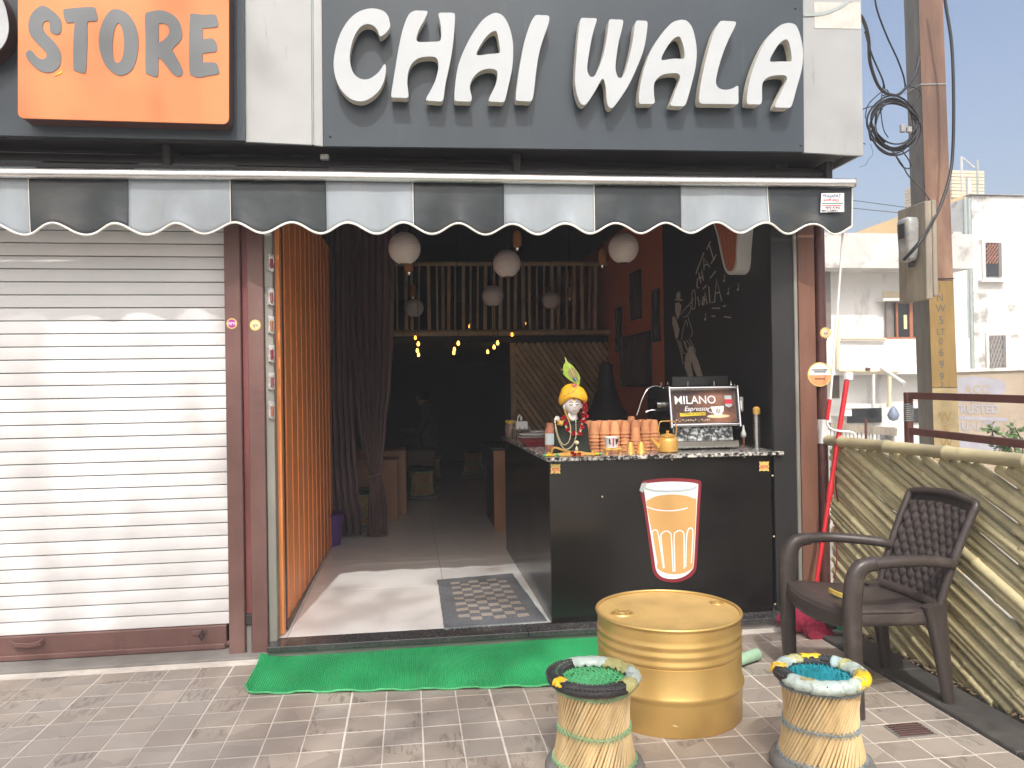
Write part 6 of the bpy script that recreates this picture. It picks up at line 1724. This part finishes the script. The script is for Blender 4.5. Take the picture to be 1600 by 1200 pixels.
cable2([(1352, 50, .3), (1362, 85, .7), (1378, 122, 1.0), (1382, 138, 1.1)], .006, sc_)
ow = thing('drop_wire', 'thin black wire dropping past the pole from above', 'wire', P(1413, 130, Y=1.1))
cable2([(1366, -30, .9), (1369, 10, .9), (1385, 55, 1.0), (1402, 92, 1.1), (1412, 120, 1.15), (1415, 140, 1.18)], .006, ow)
pc = thing('pole_cable', 'black cable running down the right side of the pole to the meter', 'cable', P(1410, 400, Y=1.1))
cable2([(1471, -40, 1.1), (1478, 10, 1.1), (1487, 70, 1.1), (1490, 150, 1.1), (1489, 230, 1.1), (1484, 275, 1.08), (1470, 320, 1.02), (1452, 355, .98), (1432, 385, .97), (1412, 406, 1.05)], .011, pc)
cable2([(1478, 300, 1.09), (1462, 335, 1.0), (1440, 372, .965), (1415, 402, 1.03)], .007, pc)
cable2([(1392, 233, 1.17), (1410, 258, 1.17), (1420, 275, 1.15), (1440, 295, 1.1), (1452, 312, 1.0)], .005, pc)

# ================================================================== HOUSES BEYOND
def hbx(x0, y0, x1, y1, Y, th, mb=None):
    a_, b_ = P(x0, y0, Y=Y), P(x1, y1, Y=Y)
    return (mb or MB()).box(min(a_.x, b_.x), max(a_.x, b_.x), Y, Y+th, min(a_.z, b_.z), max(a_.z, b_.z))
YH = 12.0
ha = thing('white_house', 'whitewashed house with grey parapet and open wooden window behind the pole', 'house', P(1400, 900, Y=YH))
part('upper_wall', hbx(1180, 415, 1512, 531, YH, 4), m_house, ha)
part('parapet', hbx(1170, 362, 1521, 419.5, YH-.75, .75), m_parapet, ha)
part('parapet_roof', hbx(1170, 405, 1521, 419.5, YH+.001, 4), m_parapet, ha)
part('cream_patch', hbx(1380, 455, 1432, 470, YH-.02, .019), m_cream, ha)
part('lower_wall', hbx(1180, 531.5, 1516, 583, YH-.35, .349), m_house, ha)
part('ground_wall', hbx(1180, 583.5, 1512, 900, YH+.15, 4), m_house, ha)
w = part('window', hbx(1384, 469, 1440, 528, YH-.03, .029), m_wgrey, ha)
part('pane', hbx(1397, 474, 1439, 526, YH-.05, .019), m_window, w)
part('window_frame', hbx(1400, 472, 1404, 527, YH-.09, .039), m_wframe, w)
part('window_frame', hbx(1421, 473, 1427, 528, YH-.09, .039), m_wframe, w)
part('window_sill', hbx(1383, 527, 1441, 530.5, YH-.16, .12), m_wframe, w)
part('shutter_leaf', hbx(1385, 472, 1394, 527, YH-.12, .05), m_wgrey, w)
part('painted_reflection', hbx(1412, 492, 1417.5, 514, YH-.052, .002), m_stcream, w)  # cream plate painted in place of a reflection on the glass
part('window_hood', hbx(1380, 466, 1445, 469.5, YH-.28, .27), m_house, ha)
part('side_grille', hbx(1290, 420, 1299, 514, YH-.2, .19), m_wgrey, ha)
for a_, b_, r_, mm in (((1315, 529), (1384, 530), .03, m_cream), ((1309, 495), (1309, 577), .035, m_cream), ((1310, 579), (1403, 581), .035, m_cream), ((1390, 584), (1390, 636), .04, m_cream), ((1365, 585), (1365, 632), .03, m_house)):
    part('pipe', MB().tube([P(*a_, Y=YH-.42), P(*b_, Y=YH-.42)], r_, 8), mm, ha, smooth=50)
part('spout_pipe', MB().tube([P(1377, 575, Y=YH-.5), P(1414, 600, Y=YH-1.3)], .045, 10), m_pvc, ha, smooth=50)
part('tap', MB().tube([P(1352, 576, Y=YH-.45), P(1360, 577, Y=YH-.5)], .03, 6), m_iron, ha)
part('ventilator_hood', hbx(1316, 632, 1388, 637, YH-.35, .499), m_house, ha)
part('ventilator_side', hbx(1316, 637.5, 1331, 650, YH-.33, .479), m_house, ha)
v_ = part('ventilator', hbx(1325, 638, 1378, 660, YH+.10, .049), m_window, ha)
part('ventilator', hbx(1428, 638, 1446, 660, YH+.10, .049), m_window, ha)
part('dark_patch', hbx(1299, 586, 1312, 622, YH+.12, .029), M('dark_brown_patch', (.10, .075, .055), .9, var=.5, scale=3), ha)  # dark brown patch on the wall below the ledge
part('meter_bag', MB().lathe([(0, -.16), (.09, -.12), (.13, -.02), (.07, .11), (.02, .17), (0, .18)], 14, P(1396, 647, Y=YH-.3)), M('blue_bag', (.20, .25, .36), .5, var=.4, scale=4), ha, smooth=60)
part('electric_box', hbx(1322, 582, 1333, 593, YH-.5, .1), m_whiteplastic, ha)
# low wall and grille in front of the house
lw = thing('garden_gate', 'low weathered garden gate with wire grille in front of the white house', 'gate', P(1340, 760, Y=9))
part('top_beam', MB().bar(P(1296, 666, Y=9), P(1399, 675, Y=9), (0, 0, 1), .14, .1), m_board, lw)
part('post', hbx(1383, 667, 1400, 760, 9.1, .15), m_parapet, lw)
part('post', hbx(1353, 655, 1357, 760, 8.9, .05), m_iron, lw)
for k in range(15):
    px = 1298+k*6
    part('bar', MB().tube([P(px, 672, Y=9), P(px, 760, Y=9)], .012, 5), m_greyplastic, lw)
part('base_plinth', hbx(1290, 700, 1402, 800, 9.2, .2), m_parapet, lw)
# right-hand house
YW = 15.0
hb_ = thing('stained_white_house', 'tall stained white house with small arched windows behind the painted wall', 'house', P(1580, 900, Y=YW))
part('front_wall', hbx(1518, 306, 1760, 900, YW, 5), m_housest, hb_)
part('side_strip', hbx(1503, 420, 1517, 900, YW+.4, 4), m_house, hb_)
part('ochre_gable', MB().prism([[P(*p, Y=YW+3) for p in ((1335, 366), (1405, 340), (1450, 322), (1512, 304), (1512, 400), (1335, 400))]], (0, 3, 0)), m_ochre, hb_)
part('grey_block', hbx(1489, 362, 1519, 421, YW-.4, .39), m_parapet, hb_)
part('coping', hbx(1516, 303, 1760, 307.5, YW-.08, .3), m_parapet, hb_)
for px, mm in ((1507.5, m_gpipe), (1513.5, m_gpipe), (1500, m_pvc)):
    part('drain_pipe', MB().tube([P(px, 310 if px > 1502 else 425, Y=YW-.45), P(px+8, 700, Y=YW-.45)], .055, 8), mm, hb_, smooth=50)
def archwin(x0, y0, x1, y1, lattice, open_):
    t = part('window', hbx(x0-6, y0-4, x1+5, y1+6, YW-.06, .059), m_house, hb_)
    pts = [((x0+x1)/2+((x1-x0)/2+5)*math.cos(a), y0-3-9*math.sin(a)) for a in (math.pi*k/10 for k in range(11))]
    part('arch', MB().prism([[P(*p, Y=YW-.07) for p in pts]], (0, .069, 0)), m_house, t)
    part('pane', hbx(x0, y0, x1, y1, YW-.09, .029), m_window if open_ else m_wgrey, t)
    part('sill', hbx(x0-7, y1+5, x1+7, y1+8, YW-.16, .15), m_house, t)
    part('shutter_leaf', hbx(x1-6, y0, x1, y1, YW-.12, .029), m_wgrey, t)
    lt = MB()
    for k in range(-3, 7):
        xa = x0+k*5
        for s in (1, -1):
            p0 = [xa if s > 0 else xa+22, y0+2]; p1 = [p0[0]+s*22, y1-(20 if open_ else 2)]
            pts2 = []
            for t_ in (0, .1, .2, .3, .4, .5, .6, .7, .8, .9, 1):
                x = p0[0]+(p1[0]-p0[0])*t_; y = p0[1]+(p1[1]-p0[1])*t_
                if x0 <= x <= x1-5: pts2.append(P(x, y, Y=YW-.10))
            if len(pts2) > 1: lt.tube([pts2[0], pts2[-1]], .015, 4)
    part('lattice', lt, m_wframe if open_ else m_greyplastic, t)
archwin(1541, 379, 1566, 432, True, True)
archwin(1547, 524, 1573, 590, True, False)
# cream tower far behind
tw2 = thing('cream_tower', 'ribbed cream rooftop block far behind the stained white house', 'building', P(1514, 420, Y=34))
for k in range(8):
    part('course', hbx(1487, 266+k*5.4, 1538, 271.2+k*5.4, 34-.03*(k % 2), 4), m_cream, tw2)
part('core', hbx(1489, 268, 1536, 420, 34.05, 3.8), m_cream, tw2)
part('mast', MB().tube([P(1502, 245, Y=32), P(1503, 300, Y=32)], .06, 6), m_pvc, tw2)
part('mast', MB().tube([P(1527, 250, Y=32), P(1528, 310, Y=32)], .06, 6), m_gpipe, tw2)
part('stay', MB().tube([P(1503, 246, Y=32), P(1522, 262, Y=32)], .05, 6), m_pvc, tw2)
part('vent_pipe', MB().tube([P(1513, 278, Y=31), P(1514, 312, Y=31)], .12, 8), m_pvc, tw2)
# painted advert wall
YA = 7.5
ad = thing('painted_wall', 'plastered boundary wall with faded lilac lettering behind the railing', 'wall', P(1560, 800, Y=YA))
part('wall', MB().hexa([P(1470, 820, Y=YA), P(1740, 830, Y=YA), P(1740, 830, Y=YA)+Vector((0, .25, 0)), P(1470, 820, Y=YA)+Vector((0, .25, 0)), P(1470, 582, Y=YA), P(1740, 574, Y=YA), P(1740, 574, Y=YA)+Vector((0, .25, 0)), P(1470, 582, Y=YA)+Vector((0, .25, 0))]), m_adwall, ad)
part('coping', MB().bar(P(1470, 580, Y=YA+.12), P(1740, 572, Y=YA+.12), (0, 1, 0), .32, .05), m_housest, ad)
fa = lambda x, y: P(x, y, Y=YA-.004)
part('lilac_panel', flat(MB(), [[(1480, 592), (1520, 588), (1545, 590), (1569, 595), (1573, 612), (1560, 617), (1480, 617)]], fa), m_adblue, ad)
part('lilac_band', flat(MB(), [[(1480, 623), (1570, 626), (1570, 629), (1480, 627)]], fa), m_adblue, ad)
part('lilac_band', flat(MB(), [[(1480, 649), (1575, 653), (1575, 659), (1480, 655)]], fa), m_adblue, ad)
part('lilac_panel', flat(MB(), [[(1480, 678), (1562, 682), (1562, 720), (1480, 720)]], fa), m_adblue, ad)
fb = YA-.008
part('painted_lettering', text_mb('ACC', .20, P(1507, 615, Y=fb), (1, 0, -.01), (0, 0, 1), bold=.03, spacing=1.15), m_adwall, ad)
part('painted_lettering', text_mb('TRUSTED', .195, P(1489.5, 645.5, Y=fb), (1, 0, -.02), (0, 0, 1), bold=.025), m_adblue, ad)
part('painted_lettering', text_mb('QUALITY', .195, P(1488, 672, Y=fb), (1, 0, -.03), (0, 0, 1), bold=.025), m_adblue, ad)
part('lilac_mark', flat(MB(), [[(1597, 650), (1612, 642), (1625, 655), (1600, 656)]], fa), m_adblue, ad)
# distant overhead wires
for k, (a_, b_, lab) in enumerate((((1250, 302), (1520, 338), 'upper thin overhead wire crossing the sky'), ((1250, 317), (1520, 344), 'lower thin overhead wire crossing the sky'))):
    solo('overhead_wire', MB().tube([P(*a_, Y=20), P(*b_, Y=20)], .012, 5), m_cable, lab, 'wire')
# shrub behind the railing
sh = thing('leafy_shrub', 'small green leafy sprig rising behind the railing', 'plant', P(1590, 720, Y=2.2))
def leafy(parent, pts_px, Y, n, ls, m_, seed):
    rn = random.Random(seed); lf = MB()
    st2 = MB()
    for br3 in pts_px:
        ln = [P(*p, Y=Y+rn.uniform(-.15, .15)) for p in br3]
        sm2 = [Vector(p) for p in smooth_loop([tuple(p) for p in ln], 6, False)]
        st2.tube(sm2, .006, 5)
        for p in sm2:
            for k in range(n):
                d = Vector((rn.uniform(-1, 1), rn.uniform(-1, 1), rn.uniform(-.6, .8))).normalized()
                w = d.orthogonal().normalized()*ls*.28
                q = p+d*ls*rn.uniform(.1, .6)
                lf.add([q, q+d*ls*.5+w, q+d*ls, q+d*ls*.5-w], [(0, 1, 2, 3)])
    part('stem', st2, m_bark, parent)
    part('leaves', lf, m_, parent, kind='stuff')
leafy(sh, [[(1600, 760), (1585, 700), (1565, 680), (1545, 670)], [(1600, 760), (1598, 700), (1592, 680), (1585, 668)], [(1590, 740), (1575, 690), (1560, 700), (1550, 675)], [(1620, 760), (1625, 700), (1610, 676)], [(1600, 750), (1580, 705), (1570, 690)]], 2.2, 4, .06, m_leaf2, 4)

# ================================================================== STREET TREE behind the photographer, whose shade dapples the front
tree = thing('street_tree', 'tall roadside tree across from the shop, outside the picture', 'tree', (-3.6, -9.5, -.3))
trk = MB().tube(smooth_loop([(-3.6, -9.5, -.3), (-3.5, -9.3, 2.5), (-3.0, -8.9, 5.0), (-2.2, -8.3, 7.2), (-1.4, -7.8, 9.0)], 4, False), [.26-.011*k for k in range(17)], 12)
limbs = []
rt = random.Random(21)
for k in range(9):
    s = Vector((-2.4+rt.uniform(-.6, .8), -8.4+rt.uniform(-.3, .4), 6.6+rt.uniform(-1, 1.6)))
    e = Vector((rt.uniform(-4.2, 2.6), rt.uniform(-9, -5.6), rt.uniform(7.8, 12)))
    limbs.append((s, e)); trk.tube([s, s.lerp(e, .5)+Vector((0, 0, .3)), e], [.07, .045, .015], 6)
part('trunk', trk, m_bark, tree, smooth=50)
lf = MB()
for k in range(125):
    s, e = rt.choice(limbs)
    c = s.lerp(e, rt.uniform(.4, 1.05))+Vector((rt.gauss(0, .5), rt.gauss(0, .4), rt.gauss(0, .4)))
    for i in range(36):
        p = c+Vector((rt.gauss(0, .16), rt.gauss(0, .18), rt.gauss(0, .24)))
        d = Vector((rt.uniform(-1, 1), rt.uniform(-1, 1), rt.uniform(-1, .3))).normalized()
        w = d.cross(Vector((rt.uniform(-1, 1), rt.uniform(-1, 1), rt.uniform(-1, 1)))).normalized()*.045
        l = rt.uniform(.12, .2)
        lf.add([p, p+d*l*.5+w, p+d*l, p+d*l*.5-w], [(0, 1, 2, 3)])
part('crown', lf, m_leaf, tree, kind='stuff')

# ================================================================== PERSON in the gloom at the back
pp_ = P(672, 700, Y=6.9)
per = thing('person', 'person in a pale grey shirt sitting in the dark at the back table', 'person', (pp_.x, 6.9, FZ))
def skin(name, vs_, es, rs, m_, root=0, sub=2):
    me = bpy.data.meshes.new(name); me.from_pydata([tuple(Vector(v)-Vector((0, 0, 0))) for v in vs_], es, []); me.materials.append(m_)
    o = bpy.data.objects.new(name, me); COL.objects.link(o); o.parent = per; o.location = Vector((pp_.x, 6.9, FZ))-wloc(per)
    md = o.modifiers.new('skin', 'SKIN'); md.use_smooth_shade = True
    for i, d in enumerate(me.skin_vertices[0].data): d.radius = (rs[i], rs[i]*.85); d.use_root = (i == root)
    sb = o.modifiers.new('sub', 'SUBSURF'); sb.levels = sub; sb.render_levels = sub
    return o
V = [(0, 0, .44), (.0, 0, .58), (-.02, 0, .78), (-.05, 0, .94), (-.06, 0, 1.03), (-.08, 0, 1.12), (-.09, 0, 1.21),
     (-.05, -.17, .93), (-.16, -.20, .70), (-.36, -.12, .74), (-.44, -.10, .75), (-.05, .17, .93), (-.16, .20, .70), (-.36, .12, .74), (-.44, .10, .75),
     (-.02, -.10, .45), (-.40, -.12, .46), (-.38, -.12, .06), (-.48, -.12, .03), (-.02, .10, .45), (-.40, .12, .46), (-.38, .12, .06), (-.48, .12, .03)]
E_ = [(0, 1), (1, 2), (2, 3), (3, 4), (4, 5), (5, 6), (3, 7), (7, 8), (8, 9), (9, 10), (3, 11), (11, 12), (12, 13), (13, 14), (0, 15), (15, 16), (16, 17), (17, 18), (0, 19), (19, 20), (20, 21), (21, 22)]
RS = [.15, .14, .15, .11, .055, .085, .075, .07, .05, .036, .034, .07, .05, .036, .034, .09, .075, .05, .04, .09, .075, .05, .04]
skin('body', V, E_, RS, m_shirt)
part('face', MB().lathe([(0, -.10), (.05, -.085), (.078, -.02), (.082, .04), (.06, .09), (0, .115)], 16, (pp_.x-.10, 6.9, FZ+1.17)), m_skin, per, smooth=60)
part('hair', MB().lathe([(.088, .0), (.092, .04), (.075, .095), (.03, .125), (0, .13)], 16, (pp_.x-.085, 6.9, FZ+1.17)), m_hair, per, smooth=60)
ps = copy_tree(s3); ps.location = (pp_.x, 6.9, FZ-.0); ps['label'] = 'cane stool under the person seated in the dark'

# ================================================================== HAZE VOLUME, added to lift the blacks as lens veil does
hz = MB().box(-60, 60, -30, 60, -1.3, 14)
ho = solo('haze', hz, m_white, kind='stuff')
ho.data.materials.clear()
hm_ = bpy.data.materials.new('veil_haze')
hm_.use_nodes = True
t = hm_.node_tree
for n in list(t.nodes): t.nodes.remove(n)
pv = t.nodes.new('ShaderNodeVolumePrincipled')
pv.inputs['Color'].default_value = (.95, .97, 1, 1)
pv.inputs['Density'].default_value = .006
mo_ = t.nodes.new('ShaderNodeOutputMaterial')
t.links.new(pv.outputs[0], mo_.inputs['Volume'])
ho.data.materials.append(hm_)
